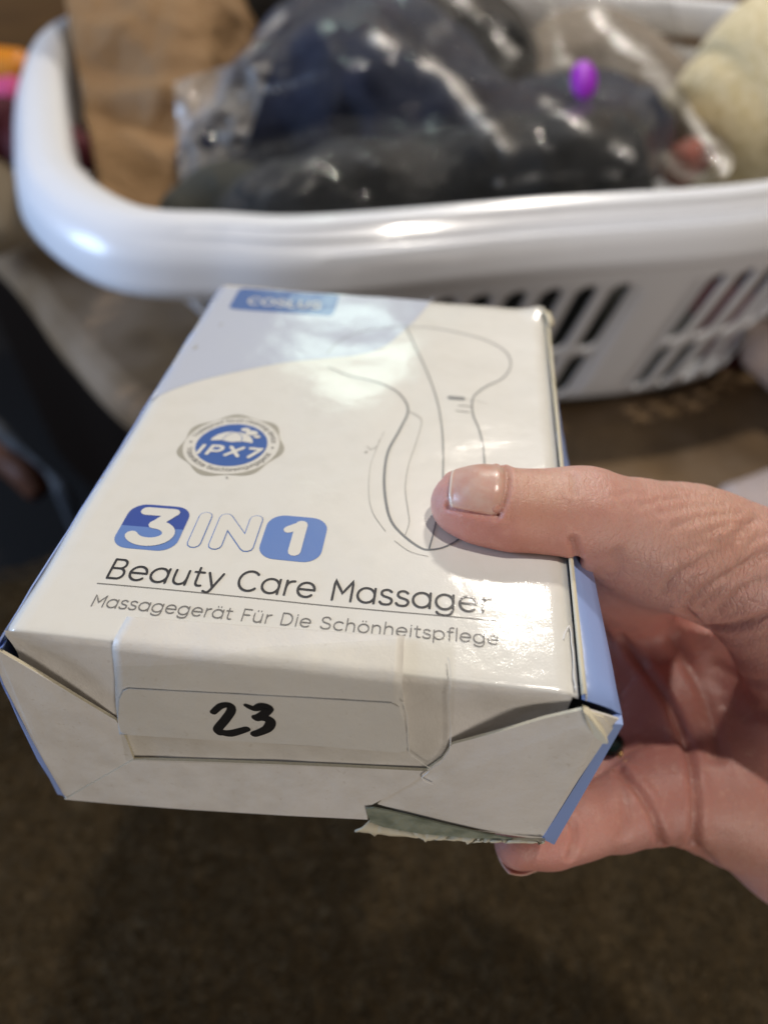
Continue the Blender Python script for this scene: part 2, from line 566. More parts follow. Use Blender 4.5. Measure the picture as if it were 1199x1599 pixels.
# blue side panels
def ray_y(px, py, y):
    d = ray(px, py); P0 = bp(0, y, 0)
    t = ((P0 - CAM) @ BY) / (d @ BY)
    q = CAM + d * t - BO
    return q @ BX, q @ BZ


mx_, mz_ = ray_y(970, 1115, .0005)
lx_, lz_ = ray_y(-6, 1042, .0005)
bx_, bz_ = ray_y(864, 1304, .0005)
kx_, kz_ = ray_y(93, 1240, .0005)


def side(name, A0, A1, B0, B1, C0, C1, sgn, inner):
    """rows: top edge A, bulging crease B, bottom edge C (front, back); a narrow return folds onto the front"""
    n = 26
    V, Fc = [], []
    for k in range(n + 1):
        t = k / n
        a = np.array(A0) * (1 - t) + np.array(A1) * t
        b = np.array(B0) * (1 - t) + np.array(B1) * t
        c = np.array(C0) * (1 - t) + np.array(C1) * t
        dent = .0010 * math.sin(t * 9 + 1) * math.exp(-t * 2.0)
        for q in (a, a * .66 + b * .34, a * .33 + b * .67, b, b * .6 + c * .4, b * .3 + c * .7, c):
            w = 0 if q is a or q is c or q is b else dent
            p = bp(*(q + np.array([sgn * (w + .0005 * nz(q, 70, 9)), 0, 0])))
            V.append(p)
    for k in range(n):
        for r in range(6):
            Fc.append([k * 7 + r, k * 7 + r + 1, k * 7 + r + 8, k * 7 + r + 7])
    o = obj(name, V, Fc, MT['blue_side'], box)
    mod_solid(o, .0004, 0)
    return o


sR = side('side_panel', (.1192, edge_v(.118), -.0006), (.1212, .1722, -.001), (mx_, .0005, mz_), (.1225, .172, -.014),
          (bx_, .0005, bz_), (.1190, .172, -BHEI), 1, None)
sL = side('side_panel', (-.0004, edge_v(0), -.0008), (-.0010, .176, -.001), (lx_, .0005, lz_), (-.0008, .176, -.016),
          (kx_, .0005, kz_), (.001, .176, -BHEI), -1, None)
# narrow blue returns folded round onto the front
def strip_slab(name, outer, innerpts, m):
    us = [ (x, z) for (x, z) in outer] + [(x, z) for (x, z) in innerpts[::-1]]
    return slab(name, us, m, box, -.0012, .0011)
strip_slab('edge_return', [(mx_, mz_), (bx_, bz_)], [px2us(958, 1123), px2us(846, 1303)], MT['blue_side'])
strip_slab('edge_return', [(-.0011, -.004), (lx_, lz_), (kx_ - .0004, kz_), (kx_ + .0012, kz_ - .0003)], [px2us(1, 1010), px2us(8, 1066), px2us(52, 1148), px2us(104, 1240)], MT['blue_side'])
# back and bottom
o = obj('bottom_panel', [bp(kx_, .0008, -BHEI), bp(bx_, .0008, -BHEI), bp(.119, BDEP, -BHEI), bp(.001, BDEP, -BHEI)], [[0, 3, 2, 1]], MT['card'], box, smooth=False)
o = obj('back_panel', [bp(-.001, .1757, -.0008), bp(.1205, .1717, -.0008), bp(.119, .1717, -BHEI), bp(.001, .1757, -BHEI)], [[0, 1, 2, 3]], MT['card'], box, smooth=False)
# double raw edge of the right hand seam
V, Fc = [], []
for k in range(31):
    t = k / 30
    v = edge_v(.118) + .168 * t
    x = .1186 + .0021 * t
    h = .0011 * math.exp(-t * 3) + .0001
    for (dx, dz) in ((0, .0002 + h * .3), (.0005, h), (.0010, h * .6), (.0012, -.0012)):
        V.append(bp(x + dx, v, dz))
for k in range(30):
    for r in range(3): Fc.append([k * 4 + r, k * 4 + r + 1, k * 4 + r + 5, k * 4 + r + 4])
o = obj('seam_edge', V, Fc, MT['paper_edge'], box); mod_solid(o, .0002, 0)
# frayed far corner
V, Fc = [], []
for k in range(14):
    a = k / 13
    q = (.1195 + .0015 * math.cos(a * 3), .160 + .012 * a, .0005 + .0022 * math.sin(a * math.pi))
    for t in (0, 1):
        V.append(bp(q[0] + t * (.0022 + .001 * nz((k, 0, 0), .7, 1)), q[1] + .002 * t, q[2] - .001 * t + .001 * nz((k, 3, t), .9, 1)))
for k in range(13): Fc.append([k * 2, k * 2 + 1, k * 2 + 3, k * 2 + 2])
o = obj('frayed_corner', V, Fc, MT['paper_edge'], box); mod_solid(o, .0004, 0)

# ------------------------------------------------------------------ sticker and tape over the front edge


def us_sheet(name, outline_px, m, parent, off, thick=0, n=60, border=None):
    """sheet wrapped over the fold: rows of s, left and right limits interpolated from outline sides"""
    Lp = np.array([px2us(*p) for p in outline_px[0]]); Rp = np.array([px2us(*p) for p in outline_px[1]])
    s1 = min(Lp[:, 1].max(), Rp[:, 1].max()) if border is None else border[0]
    s0 = max(Lp[:, 1].min(), Rp[:, 1].min()) if border is None else border[1]
    Ls = Lp[np.argsort(Lp[:, 1])]; Rs = Rp[np.argsort(Rp[:, 1])]
    sv = sorted(set(list(np.linspace(s0, s1, n)) + [RF * x for x in (-1, -.75, -.5, -.25, 0, .25, .5, .75, 1)]))
    m_ = 30
    V, Fc = [], []
    for s in sv:
        ul = np.interp(s, Ls[:, 1], Ls[:, 0]); ur = np.interp(s, Rs[:, 1], Rs[:, 0])
        for i in range(m_ + 1):
            u = ul + (ur - ul) * i / m_
            # both ends follow the slant of the outline
            sl = np.interp(s, [s0, s1], [Ls[0, 1], Ls[-1, 1]]); sr = np.interp(s, [s0, s1], [Rs[0, 1], Rs[-1, 1]])
            ss = sl + (sr - sl) * i / m_
            dip = front_dip(u, ss) * .45 if ss < 0 else wavy(u, ss + edge_v(u))
            V.append(US(u, ss, off + dip + .00012 * nz((u, ss, 0), 160, 4)))
    w = m_ + 1
    for j in range(len(sv) - 1):
        for i in range(m_): Fc.append([j * w + i, j * w + i + 1, j * w + w + i + 1, j * w + w + i])
    o = obj(name, V, Fc, m, parent)
    if thick: mod_solid(o, thick, -1)
    return o


us_sheet('upper_label', ([(200, 968), (188, 988), (178, 1040), (176, 1075), (181, 1120), (196, 1142)], [(618, 996), (629, 1006), (628, 1075), (632, 1120), (640, 1150), (640, 1168)]), MT['sticker'], box, .0010, .00012)
stk = slab('number_sticker', PU([(196, 1072), (204, 1068), (320, 1074), (460, 1081), (612, 1090), (624, 1096), (632, 1120), (638, 1155), (632, 1165), (620, 1167), (500, 1157), (340, 1148), (205, 1140), (192, 1135), (188, 1120), (190, 1085)]), MT['sticker'], box, .00118, .00136)
us_sheet('clear_tape', ([(186, 1030), (180, 1075), (187, 1130), (200, 1150), (209, 1178)], [(688, 1000), (699, 1040), (703, 1090), (704, 1150), (690, 1175), (672, 1192)]), MT['tape'], box, .0019)
# wrinkled tape rim, right-hand side
def us_ribbon(name, pxs, width, m, parent, off, jit=.0003, n=6):
    pts = catmull([px2us(*p) for p in pxs], n)
    V, Fc = [], []
    for k, p in enumerate(pts):
        d = pts[min(k + 1, len(pts) - 1)] - pts[max(k - 1, 0)]; d = d / (np.linalg.norm(d) + 1e-9)
        nn = np.array([-d[1], d[0]])
        w = width * (.6 + .5 * abs(nz((k, 1, 0), .31, 3)))
        p = p + nn * jit * nz((k, 0, 0), .4, 8)
        for (a, h) in ((-1, 0), (-.3, .5), (.3, .5), (1, 0)):
            q = p + nn * w * a / 2
            V.append(US(q[0], q[1], off + h * width * .8))
    for k in range(len(pts) - 1):
        for r in range(3): Fc.append([k * 4 + r, k * 4 + r + 1, k * 4 + r + 5, k * 4 + r + 4])
    return obj(name, V, Fc, m, parent)


us_ribbon('tape_edge', [(699, 1035), (703, 1060), (701, 1090), (704, 1150), (690, 1178), (672, 1192)], .0003, MT['sticker'], box, .0016)
us_ribbon('tape_edge', [(628, 1085), (636, 1105), (638, 1150), (642, 1168), (672, 1190)], .0003, MT['sticker'], box, .0016)
us_ribbon('tape_edge', [(672, 1192), (660, 1205), (678, 1214)], .0005, MT['sticker'], box, .0018)
us_ribbon('tape_edge', [(879, 1000), (888, 978), (893, 1010), (896, 1060), (898, 1078)], .0005, MT['sticker'], box, .0002)

# ------------------------------------------------------------------ print: ribbons and fills on the top panel
LIFT = [0.0]


def ribbon2(P, w, capn=5):
    """flat stroke along a 2D polyline, round caps; returns verts2d, faces"""
    P = np.array(P, float)
    dense = [P[0]]
    for a_, b_ in zip(P[:-1], P[1:]):
        m_ = max(1, int(np.linalg.norm(b_ - a_) / .0012))
        for k_ in range(1, m_ + 1): dense.append(a_ + (b_ - a_) * k_ / m_)
    P = np.array(dense)
    keep = [0] + [i for i in range(1, len(P)) if np.linalg.norm(P[i] - P[i - 1]) > 1e-7]
    P = P[keep]
    n = len(P)
    W = np.full(n, w) if np.isscalar(w) else np.interp(np.linspace(0, 1, n), np.linspace(0, 1, len(w)), w)
    T = np.zeros_like(P)
    T[1:-1] = P[2:] - P[:-2]; T[0] = P[1] - P[0]; T[-1] = P[-1] - P[-2]
    T /= np.linalg.norm(T, axis=1)[:, None] + 1e-12
    Nn = np.c_[-T[:, 1], T[:, 0]]
    Lf, Rt = [], []
    for i in range(n):
        k = 1.0
        if 0 < i < n - 1:
            a = P[i] - P[i - 1]; a = a / np.linalg.norm(a); cs = abs(a @ T[i]); k = 1 / max(cs, .6)
        Lf.append(P[i] + Nn[i] * W[i] / 2 * k); Rt.append(P[i] - Nn[i] * W[i] / 2 * k)
    V = []; Fc = []
    for i in range(n): V += [Lf[i], Rt[i]]
    for i in range(n - 1): Fc.append([2 * i, 2 * i + 1, 2 * i + 3, 2 * i + 2])
    if capn:
        for (i, sg) in ((0, -1), (n - 1, 1)):
            arc = []
            for k in range(capn + 1):
                th = math.pi * k / capn
                arc.append(P[i] + Nn[i] * math.cos(th) * W[i] / 2 + sg * T[i] * math.sin(th) * W[i] / 2)
            b = len(V); V += arc; Fc.append(list(range(b, b + capn + 1)) if sg < 0 else list(range(b + capn, b - 1, -1)))
    return V, Fc


def stroke_obj(name, strokes, m, parent, off=.00013, mapf=TOP, step=.000006):
    V, Fc = [], []
    for k, (P, w) in enumerate(strokes):
        v2, f2 = ribbon2(P, w)
        n = len(V)
        V += [mapf(q[0], q[1], off + (k % 7) * step) for q in v2]
        Fc += [[i + n for i in f] for f in f2]
    return obj(name, V, Fc, m, parent, smooth=True)


def fill_obj(name, poly, m, parent, off=.00005, grid=.004, mapf=TOP):
    """filled outline, conforming to the warped panel by a fan of rings round its centre"""
    P = np.array(poly, float); c = P.mean(0)
    dd = []
    for a_, b_ in zip(P, np.roll(P, -1, 0)):
        m_ = max(1, int(np.linalg.norm(b_ - a_) / .0015))
        for k_ in range(m_): dd.append(a_ + (b_ - a_) * k_ / m_)
    P = np.array(dd)
    rings = 9
    V, Fc = [], []
    n = len(P)
    for r in range(1, rings + 1):
        for q in P: V.append(mapf(*(c + (q - c) * r / rings), off))
    V.append(mapf(c[0], c[1], off)); ci = len(V) - 1
    for i in range(n): Fc.append([ci, i, (i + 1) % n])
    for r in range(rings - 1):
        for i in range(n): Fc.append([r * n + i, (r + 1) * n + i, (r + 1) * n + (i + 1) % n, r * n + (i + 1) % n])
    return obj(name, V, Fc, m, parent)


def arc(cx, cy, rx, ry, a0, a1, n=14):
    return [(cx + rx * math.cos(math.radians(a0 + (a1 - a0) * k / n)), cy + ry * math.sin(math.radians(a0 + (a1 - a0) * k / n))) for k in range(n + 1)]


def ring_o(cx, rx=.40, ry=.36, cy=.36): return arc(cx, cy, rx, ry, 0, 360, 26)


S_CAP = [(.72, .84), (.55, .99), (.34, 1.0), (.13, .90), (.10, .72), (.22, .58), (.45, .50), (.68, .42), (.77, .25), (.66, .07), (.42, 0), (.20, .03), (.04, .16)]
S_LOW = [(.52, .63), (.40, .71), (.24, .72), (.09, .64), (.07, .50), (.18, .40), (.33, .36), (.50, .30), (.57, .17), (.47, .03), (.28, 0), (.12, .02), (.02, .11)]
cm = lambda P, n=5: [tuple(q) for q in catmull(P, n)]
G = {
    'a': (.90, [ring_o(.42), [(.81, .72), (.81, 0)]]),
    'b': (.92, [[(.08, 1.05), (.08, 0)], ring_o(.47)]),
    'c': (.78, [arc(.43, .36, .40, .36, 48, 312)]),
    'd': (.92, [ring_o(.42), [(.81, 1.05), (.81, 0)]]),
    'e': (.86, [[(.04, .37), (.81, .37)], arc(.42, .36, .39, .36, 2, 318, 22)]),
    'f': (.48, [cm([(.50, 1.03), (.36, 1.06), (.22, .98), (.20, .82), (.20, 0)]), [(.02, .70), (.46, .70)]]),
    'g': (.92, [ring_o(.42), cm([(.81, .72), (.81, .30), (.81, -.02), (.68, -.23), (.42, -.29), (.18, -.24), (.08, -.15)])]),
    'h': (.80, [[(.08, 1.05), (.08, 0)], cm([(.08, .38), (.15, .60), (.38, .72), (.60, .64), (.68, .42), (.68, 0)])]),
    'i': (.22, [[(.10, .72), (.10, 0)], [(.10, .94), (.10, .96)]]),
    'k': (.70, [[(.08, 1.05), (.08, 0)], [(.60, .72), (.08, .24)], [(.26, .42), (.64, 0)]]),
    'l': (.20, [[(.10, 1.05), (.10, 0)]]),
    'n': (.80, [[(.08, .72), (.08, 0)], cm([(.08, .38), (.15, .60), (.38, .72), (.60, .64), (.68, .42), (.68, 0)])]),
    'o': (.88, [ring_o(.43)]),
    'p': (.92, [[(.08, .72), (.08, -.28)], ring_o(.47)]),
    'r': (.46, [[(.08, .72), (.08, 0)], cm([(.08, .36), (.13, .57), (.27, .69), (.44, .72)])]),
    's': (.60, [cm(S_LOW)]),
    't': (.50, [cm([(.18, .93), (.18, .40), (.19, .14), (.29, .02), (.46, .03)]), [(.0, .70), (.44, .70)]]),
    'u': (.82, [cm([(.08, .72), (.08, .30), (.16, .08), (.38, 0), (.62, .10), (.70, .32)]) + [(.70, .72)], [(.70, .32), (.70, 0)]]),
    'v': (.70, [[(.02, .72), (.34, 0), (.66, .72)]]),
    'w': (1.0, [[(.02, .72), (.26, 0), (.49, .72), (.72, 0), (.96, .72)]]),
    'y': (.72, [[(.02, .72), (.37, .0)], cm([(.70, .72), (.46, .18), (.32, -.14), (.18, -.27), (.0, -.22)])]),
    'ß': (.78, [cm([(.08, 0), (.08, .70), (.2, .98), (.42, 1.02), (.58, .85), (.48, .66), (.34, .58), (.58, .46), (.66, .22), (.5, .02), (.3, .0)])]),
    'B': (.88, [[(.10, 0), (.10, 1)], [(.10, 1), (.46, 1)] + arc(.46, .765, .26, .235, 90, -90) + [(.10, .53)], [(.46, .53)] + arc(.50, .265, .29, .265, 90, -90) + [(.10, 0)]]),
    'C': (1.0, [arc(.54, .5, .49, .5, 45, 315, 24)]),
    'D': (1.0, [[(.10, 0), (.10, 1)], [(.10, 1), (.42, 1)] + arc(.42, .5, .48, .5, 90, -90, 18) + [(.10, 0)]]),
    'F': (.74, [[(.10, 0), (.10, 1), (.68, 1)], [(.10, .52), (.60, .52)]]),
    'G': (1.05, [arc(.54, .5, .49, .5, 45, 360, 26) + [(.60, .5)]]),
    'I': (.26, [[(.12, 0), (.12, 1)]]),
    'L': (.74, [[(.10, 1), (.10, 0), (.66, 0)]]),
    'M': (1.06, [[(.10, 0), (.10, 1), (.53, .36), (.96, 1), (.96, 0)]]),
    'O': (1.12, [arc(.55, .5, .50, .5, 0, 360, 30)]),
    'P': (.84, [[(.10, 0), (.10, 1)], [(.10, 1), (.46, 1)] + arc(.46, .70, .30, .30, 90, -90) + [(.10, .40)]]),
    'S': (.86, [cm(S_CAP)]),
    'U': (.96, [[(.10, 1), (.10, .42)] + arc(.46, .40, .36, .40, 180, 360) + [(.82, 1)]]),
    'W': (1.4, [[(.02, 1), (.34, 0), (.68, 1), (1.02, 0), (1.34, 1)]]),
    'X': (.86, [[(.05, 0), (.78, 1)], [(.05, 1), (.78, 0)]]),
    '7': (.78, [[(.05, 1), (.70, 1), (.28, 0)]]),
    '.': (.2, [[(.08, 0), (.09, 0)]]),
    ' ': (.42, []),
}
for base, up in (('a', 'ä'), ('o', 'ö'), ('u', 'ü')):
    w_, st_ = G[base]
    G[up] = (w_, st_ + [[(.30, .95), (.30, .97)], [(.55, .95), (.55, .97)]])


def text_strokes(txt, u0, v0, cap, wid, u_end=None, gap=.16, weight=.09, slant=0):
    adv = 0
    for ch in txt: adv += G[ch][0] + gap
    adv -= gap
    sx = (u_end - u0) / adv if u_end else cap * wid
    out = []; x = 0
    for ch in txt:
        for st in G[ch][1]:
            out.append(([(u0 + (x + px_ + slant * py_) * sx, v0 + py_ * cap) for px_, py_ in st], weight))
        x += G[ch][0] + gap
    return out


LINE_TILT = lambda L_: L_
stroke_obj('printed_title', text_strokes('Beauty Care Massager', .0148, .0190, .0061, 1, .1010, weight=.00058), MT['ink'], top)
stroke_obj('printed_rule', [([(.0138, .0171), (.055, .0171), (.102, .0171)], .00022)], MT['ink_grey'], top)
stroke_obj('printed_subtitle', text_strokes('Massagegerät Für Die Schönheitspflege', .0148, .0104, .0033, 1, .1026, weight=.00030), MT['ink_grey'], top)


def round_rect(x0, y0, x1, y1, r, n=7):
    return arc(x1 - r, y1 - r, r, r, 0, 90, n) + arc(x0 + r, y1 - r, r, r, 90, 180, n) + arc(x0 + r, y0 + r, r, r, 180, 270, n) + arc(x1 - r, y0 + r, r, r, 270, 360, n)


def clip_v(P, v, above):
    out = []
    for i in range(len(P)):
        a, b = P[i], P[(i + 1) % len(P)]
        ina, inb = (a[1] >= v) == above, (b[1] >= v) == above
        if ina: out.append(a)
        if ina != inb:
            t = (v - a[1]) / (b[1] - a[1]); out.append((a[0] + (b[0] - a[0]) * t, v))
    return out


# 3 IN 1
R3 = round_rect(.0118, .0292, .0272, .0457, .0042)
t3 = fill_obj('number_tile', clip_v(R3, .0372, False), MT['blue_mid'], top, .00006)
fill_obj('tile_top_half', clip_v(R3, .0372, True), MT['blue_deep'], t3, .00006)
stroke_obj('digit_three', [([(.0162, .0431), (.0230, .0431)], .0030), ([(.0230, .0431), (.0199, .0384)], .0028),
                           (arc(.0196, .0351, .0045, .0032, 88, -158, 20), .0030)], MT['white_print'], t3, .00012, step=.00002)
R1 = round_rect(.0466, .0298, .0614, .0455, .0042)
t1 = fill_obj('number_tile', R1, MT['blue_mid'], top, .00006)
stroke_obj('digit_one', [([(.0550, .0425), (.0550, .0330)], .0030), ([(.0522, .0404), (.0549, .0424)], .0024)], MT['white_print'], t1, .00012)
I1 = [([(.0311, .0328), (.0311, .0428)], 0)]
N1 = [(cm([(.0362, .0328), (.0362, .0375), (.0362, .0424)], 4) + [(.0366, .0427), (.0430, .0334), (.0434, .0330)] + [(.0436, .0335), (.0436, .0430)], 0)]
# outlined letters: blue stroke under a cream one
outl = [(I1[0][0], .0034), ([(.0362, .0328), (.0362, .0428)], .0034), ([(.0362, .0428), (.0437, .0330)], .0034), ([(.0437, .0330), (.0437, .0430)], .0034)]
lin = stroke_obj('outlined_word', [(p, w) for p, w in outl], MT['blue_mid'], top, .00006)
stroke_obj('word_fill', [(p, w - .00052) for p, w in outl], MT['white_print'], lin, .00013)

# pale blue arc across the far end
arcpts = [tuv(*p) for p in [(205, 642), (250, 617), (310, 595), (380, 578), (450, 564), (520, 556), (560, 551), (598, 540), (630, 517), (655, 493), (672, 470), (676, 459)]]
AP = catmull(arcpts, 6)
V, Fc = [], []
for k, q in enumerate(AP):
    u = min(max(q[0], -.0002), .12)
    for j in range(41):
        t = j / 40
        v = q[1] + (.1745 - q[1]) * t
        V.append(TOP(u, v, .00006) - BZ * .0009 * max(0, 1 - (u + .0006) / .0022) ** 2)
for k in range(len(AP) - 1):
    for j in range(40): Fc.append([k * 41 + j, k * 41 + j + 1, k * 41 + j + 42, k * 41 + j + 41])
obj('blue_arc_print', V, Fc, MT['blue_arc'], top)
MT['blue_brand'] = mat('brand_blue_print', (.095, .18, .44), **CARD)
bt = fill_obj('brand_tile', round_rect(.0070, .1567, .0449, .1745, .0022, 4), MT['blue_brand'], top, .00012)
stroke_obj('brand_name', text_strokes('COSLUS', .0128, .1618, .0052, 1, .0395, weight=.00085, slant=0), MT['white_print'], bt, .00018)

# badge
bc = ((.0159 + .0430) / 2, .0742)
brx, bry = .0132, .0136
star = []
for k in range(96):
    a = 2 * math.pi * k / 96
    r = 1.07 + .055 * math.cos(7 * a + .5)
    star.append((bc[0] + brx * r * math.cos(a), bc[1] + bry * r * math.sin(a)))
bdg = fill_obj('badge', star, MT['silver'], top, .00006)
fill_obj('badge_ring', arc(bc[0], bc[1], brx, bry, 0, 354, 59), MT['white_print'], bdg, .00010)
fill_obj('badge_centre', arc(bc[0], bc[1], brx * .745, bry * .745, 0, 354, 59), MT['blue_badge'], bdg, .00014)
stroke_obj('badge_text', [([(x, y) for x, y in P], .0011) for P, _ in text_strokes('IPX7', .0208, .0690, .0040, 1, .0378, gap=.30, slant=.16)], MT['white_print'], bdg, .0002)
ux, uy = bc[0] - .0004, bc[1] + .0010
umb = arc(ux, uy, .0060, .0052, 4, 176, 24) + [(ux - .0030, uy + .0008), (ux, uy + .0001), (ux + .0030, uy + .0008)]
fill_obj('umbrella_print', umb, MT['white_print'], bdg, .0002)
stroke_obj('umbrella_rib', [(cm([(ux - .0028, uy + .0006), (ux - .0018, uy + .0034), (ux, uy + .0052)]), .00018), (cm([(ux + .0028, uy + .0006), (ux + .0022, uy + .0034), (ux, uy + .0052)]), .00018)], MT['blue_badge'], bdg, .00027)
for (dx, dy, r) in ((.0026, .0064, .0009), (.0047, .0050, .0012), (.0066, .0034, .0007)):
    fill_obj('drop_print', arc(ux + dx, uy + dy, r * 1.5, r, 0, 330, 11), MT['white_print'], bdg, .0003)


def ring_text(txt, a0, a1, r, h, flip, m, parent, name):
    st = []
    tot = sum(G[c][0] + .2 for c in txt); x = 0
    for c in txt:
        for s in G[c][1]:
            P = []
            for (px_, py_) in s:
                t = (x + px_) / tot
                a = math.radians(a0 + (a1 - a0) * t)
                rr = r + (h * (py_ - .36) if not flip else -h * (py_ - .36))
                P.append((bc[0] + brx * rr * math.cos(a), bc[1] + bry * rr * math.sin(a)))
            st.append((P, .00018))
        x += G[c][0] + .2
    stroke_obj(name, st, m, parent, .00016)


ring_text('Waterproof facial cleansing device', 166, 10, .872, .11, False, MT['ink_grey'], bdg, 'ring_lettering')
ring_text('Wasserdichte Gesichtsreinigungsgerät', 194, 348, .872, .11, True, MT['ink_grey'], bdg, 'ring_lettering')
for a in (180, 0):
    q = (bc[0] + brx * .87 * math.cos(math.radians(a)), bc[1] + bry * .87 * math.sin(math.radians(a)))
    fill_obj('star_print', arc(q[0], q[1], .0004, .0004, 0, 300, 5), MT['ink_grey'], bdg, .0002)


# line drawing of the device
def px_line(pts, w, n=8):
    return ([tuple(q) for q in catmull([tuv(*p) for p in pts], n)], w)


dev = stroke_obj('device_outline', [
    px_line([(512, 572), (545, 586), (590, 598), (622, 615), (637, 640), (625, 670), (606, 705), (600, 745), (603, 785), (612, 815), (632, 838), (655, 855), (670, 859), (695, 854), (722, 836), (745, 800), (757, 745)], [.0003, .0005, .0007, .0007, .0006, .0005, .0004]),
    px_line([(757, 740), (755, 700), (748, 670), (738, 645), (739, 620), (758, 603), (785, 589), (797, 570), (790, 550), (760, 532), (715, 520), (670, 512), (620, 511), (570, 516), (530, 530), (510, 550)], [.0005, .0005, .0003, .0002])], MT['ink_line'], top)
stroke_obj('device_seam', [px_line([(634, 512), (650, 545), (668, 585), (682, 625), (690, 670), (692, 720), (690, 770), (684, 800), (676, 835), (670, 857)], .00042)], MT['ink_line'], dev)
stroke_obj('device_grip', [px_line([(637, 643), (652, 650), (658, 660), (650, 690), (638, 725), (633, 760), (637, 795), (639, 815), (632, 837)], .00028),
                           px_line([(600, 675), (588, 700), (578, 730), (576, 770), (582, 800), (602, 830)], .00016), px_line([(616, 845), (640, 862), (668, 870)], .00016)], MT['ink_pale'], dev)
for g_ in (px_line([(573, 697), (580, 702), (590, 695), (592, 688)], .0002), px_line([(570, 707), (573, 705)], .0005),
           px_line([(716, 633), (735, 634)], .0004), px_line([(712, 641), (732, 643)], .0004), px_line([(728, 623), (760, 628)], .00012)):
    stroke_obj('device_glyph', [g_], MT['ink_pale'], dev)
stroke_obj('device_switch', [px_line([(703, 621), (722, 622)], .0018)], MT['ink_line'], dev)
for g_ in (px_line([(343, 508), (347, 506)], .0006), px_line([(303, 546), (308, 541)], .0007), px_line([(354, 744), (355, 746)], .0005), px_line([(159, 747), (162, 745)], .0004)):
    stroke_obj('scuff_mark', [g_], MT['ink_pale'], top)

# hand written 23 on the sticker
FR = lambda u, s, off: US(u, s, off)


def fr_line(pts, w, n=6):
    return ([tuple(q) for q in catmull([px2us(*p) for p in pts], n)], w)


stroke_obj('handwritten_number', [
    fr_line([(336, 1104), (348, 1094), (361, 1093), (364, 1101), (355, 1115), (343, 1130), (346, 1136)], [.0016, .0019, .0021, .0022, .0021]),
    fr_line([(345, 1134), (362, 1137), (388, 1130)], [.0020, .0024, .0018]),
    fr_line([(387, 1093), (400, 1098), (412, 1094), (422, 1098), (414, 1107), (404, 1113)], [.0012, .0022, .0022, .0022]),
    fr_line([(402, 1112), (417, 1113), (425, 1119), (419, 1130), (400, 1138)], [.0020, .0024, .0024, .0020])], MT['marker'], stk, .00142, FR, .00001)

# ================================================================== THE HAND
SK = bpy.data.materials.new('skin')
SK.use_nodes = True


def skin_material(m):
    nt = m.node_tree; N, L = nt.nodes, nt.links
    b = N['Principled BSDF']
    b.inputs['Roughness'].default_value = .42
    b.inputs['Specular IOR Level'].default_value = .45
    b.inputs['Subsurface Weight'].default_value = .35
    b.inputs['Subsurface Radius'].default_value = (1.0, .35, .18)
    b.inputs['Subsurface Scale'].default_value = .0035
    geo = N.new('ShaderNodeNewGeometry')
    a = N.new('ShaderNodeAttribute'); a.attribute_name = 'tone'
    cur = a.outputs['Color']
    for (sc, c2, lo, hi, f) in ((90, (.50, .20, .15), .45, .80, .45), (420, (.74, .50, .38), .55, .75, .2), (1500, (.42, .18, .13), .55, .75, .3)):
        no = N.new('ShaderNodeTexNoise'); no.inputs['Scale'].default_value = sc; no.inputs['Detail'].default_value = 5
        L.new(geo.outputs['Position'], no.inputs['Vector'])
        rp = N.new('ShaderNodeMapRange'); rp.inputs[1].default_value = lo; rp.inputs[2].default_value = hi; rp.inputs[4].default_value = f
        L.new(no.outputs['Fac'], rp.inputs[0])
        mx = N.new('ShaderNodeMix'); mx.data_type = 'RGBA'; mx.inputs['B'].default_value = (*c2, 1)
        L.new(rp.outputs[0], mx.inputs['Factor']); L.new(cur, mx.inputs['A']); cur = mx.outputs['Result']
    L.new(cur, b.inputs['Base Color'])
    prev = None
    w = N.new('ShaderNodeAttribute'); w.attribute_name = 'wrinkle'
    for (sc, strength, dist, kind, st, use_w) in ((330, .3, .0005, 'noise', ONE, False), (1100, .25, .00018, 'voronoi', ONE, False), (300, .12, .0006, 'voronoi', (2.6, .7, .9), True), (2600, .5, .00014, 'noise', ONE, False)):
        mp = N.new('ShaderNodeMapping'); mp.inputs['Scale'].default_value = st; mp.inputs['Rotation'].default_value = (0, .5, .6)
        nd = N.new('ShaderNodeTexNoise'); nd.inputs['Scale'].default_value = 120
        L.new(geo.outputs['Position'], nd.inputs['Vector'])
        va = N.new('ShaderNodeVectorMath'); va.operation = 'MULTIPLY_ADD'; va.inputs[1].default_value = (.004, .004, .004)
        L.new(nd.outputs['Color'], va.inputs[0]); L.new(geo.outputs['Position'], va.inputs[2]); L.new(va.outputs[0], mp.inputs['Vector'])
        if kind == 'voronoi':
            no = N.new('ShaderNodeTexVoronoi'); no.feature = 'DISTANCE_TO_EDGE'
            rr = N.new('ShaderNodeMapRange'); rr.inputs[2].default_value = .16; L.new(no.outputs['Distance'], rr.inputs[0]); h = rr.outputs[0]
        else:
            no = N.new('ShaderNodeTexNoise'); no.inputs['Detail'].default_value = 4; h = no.outputs['Fac']
        no.inputs['Scale'].default_value = sc
        L.new(mp.outputs[0], no.inputs['Vector'])
        bu = N.new('ShaderNodeBump'); bu.inputs['Distance'].default_value = dist; bu.inputs['Strength'].default_value = strength
        if use_w: L.new(w.outputs['Fac'], bu.inputs['Strength'])
        L.new(h, bu.inputs['Height'])
        if prev is not None: L.new(prev, bu.inputs['Normal'])
        prev = bu.outputs[0]
    L.new(prev, b.inputs['Normal'])


skin_material(SK)

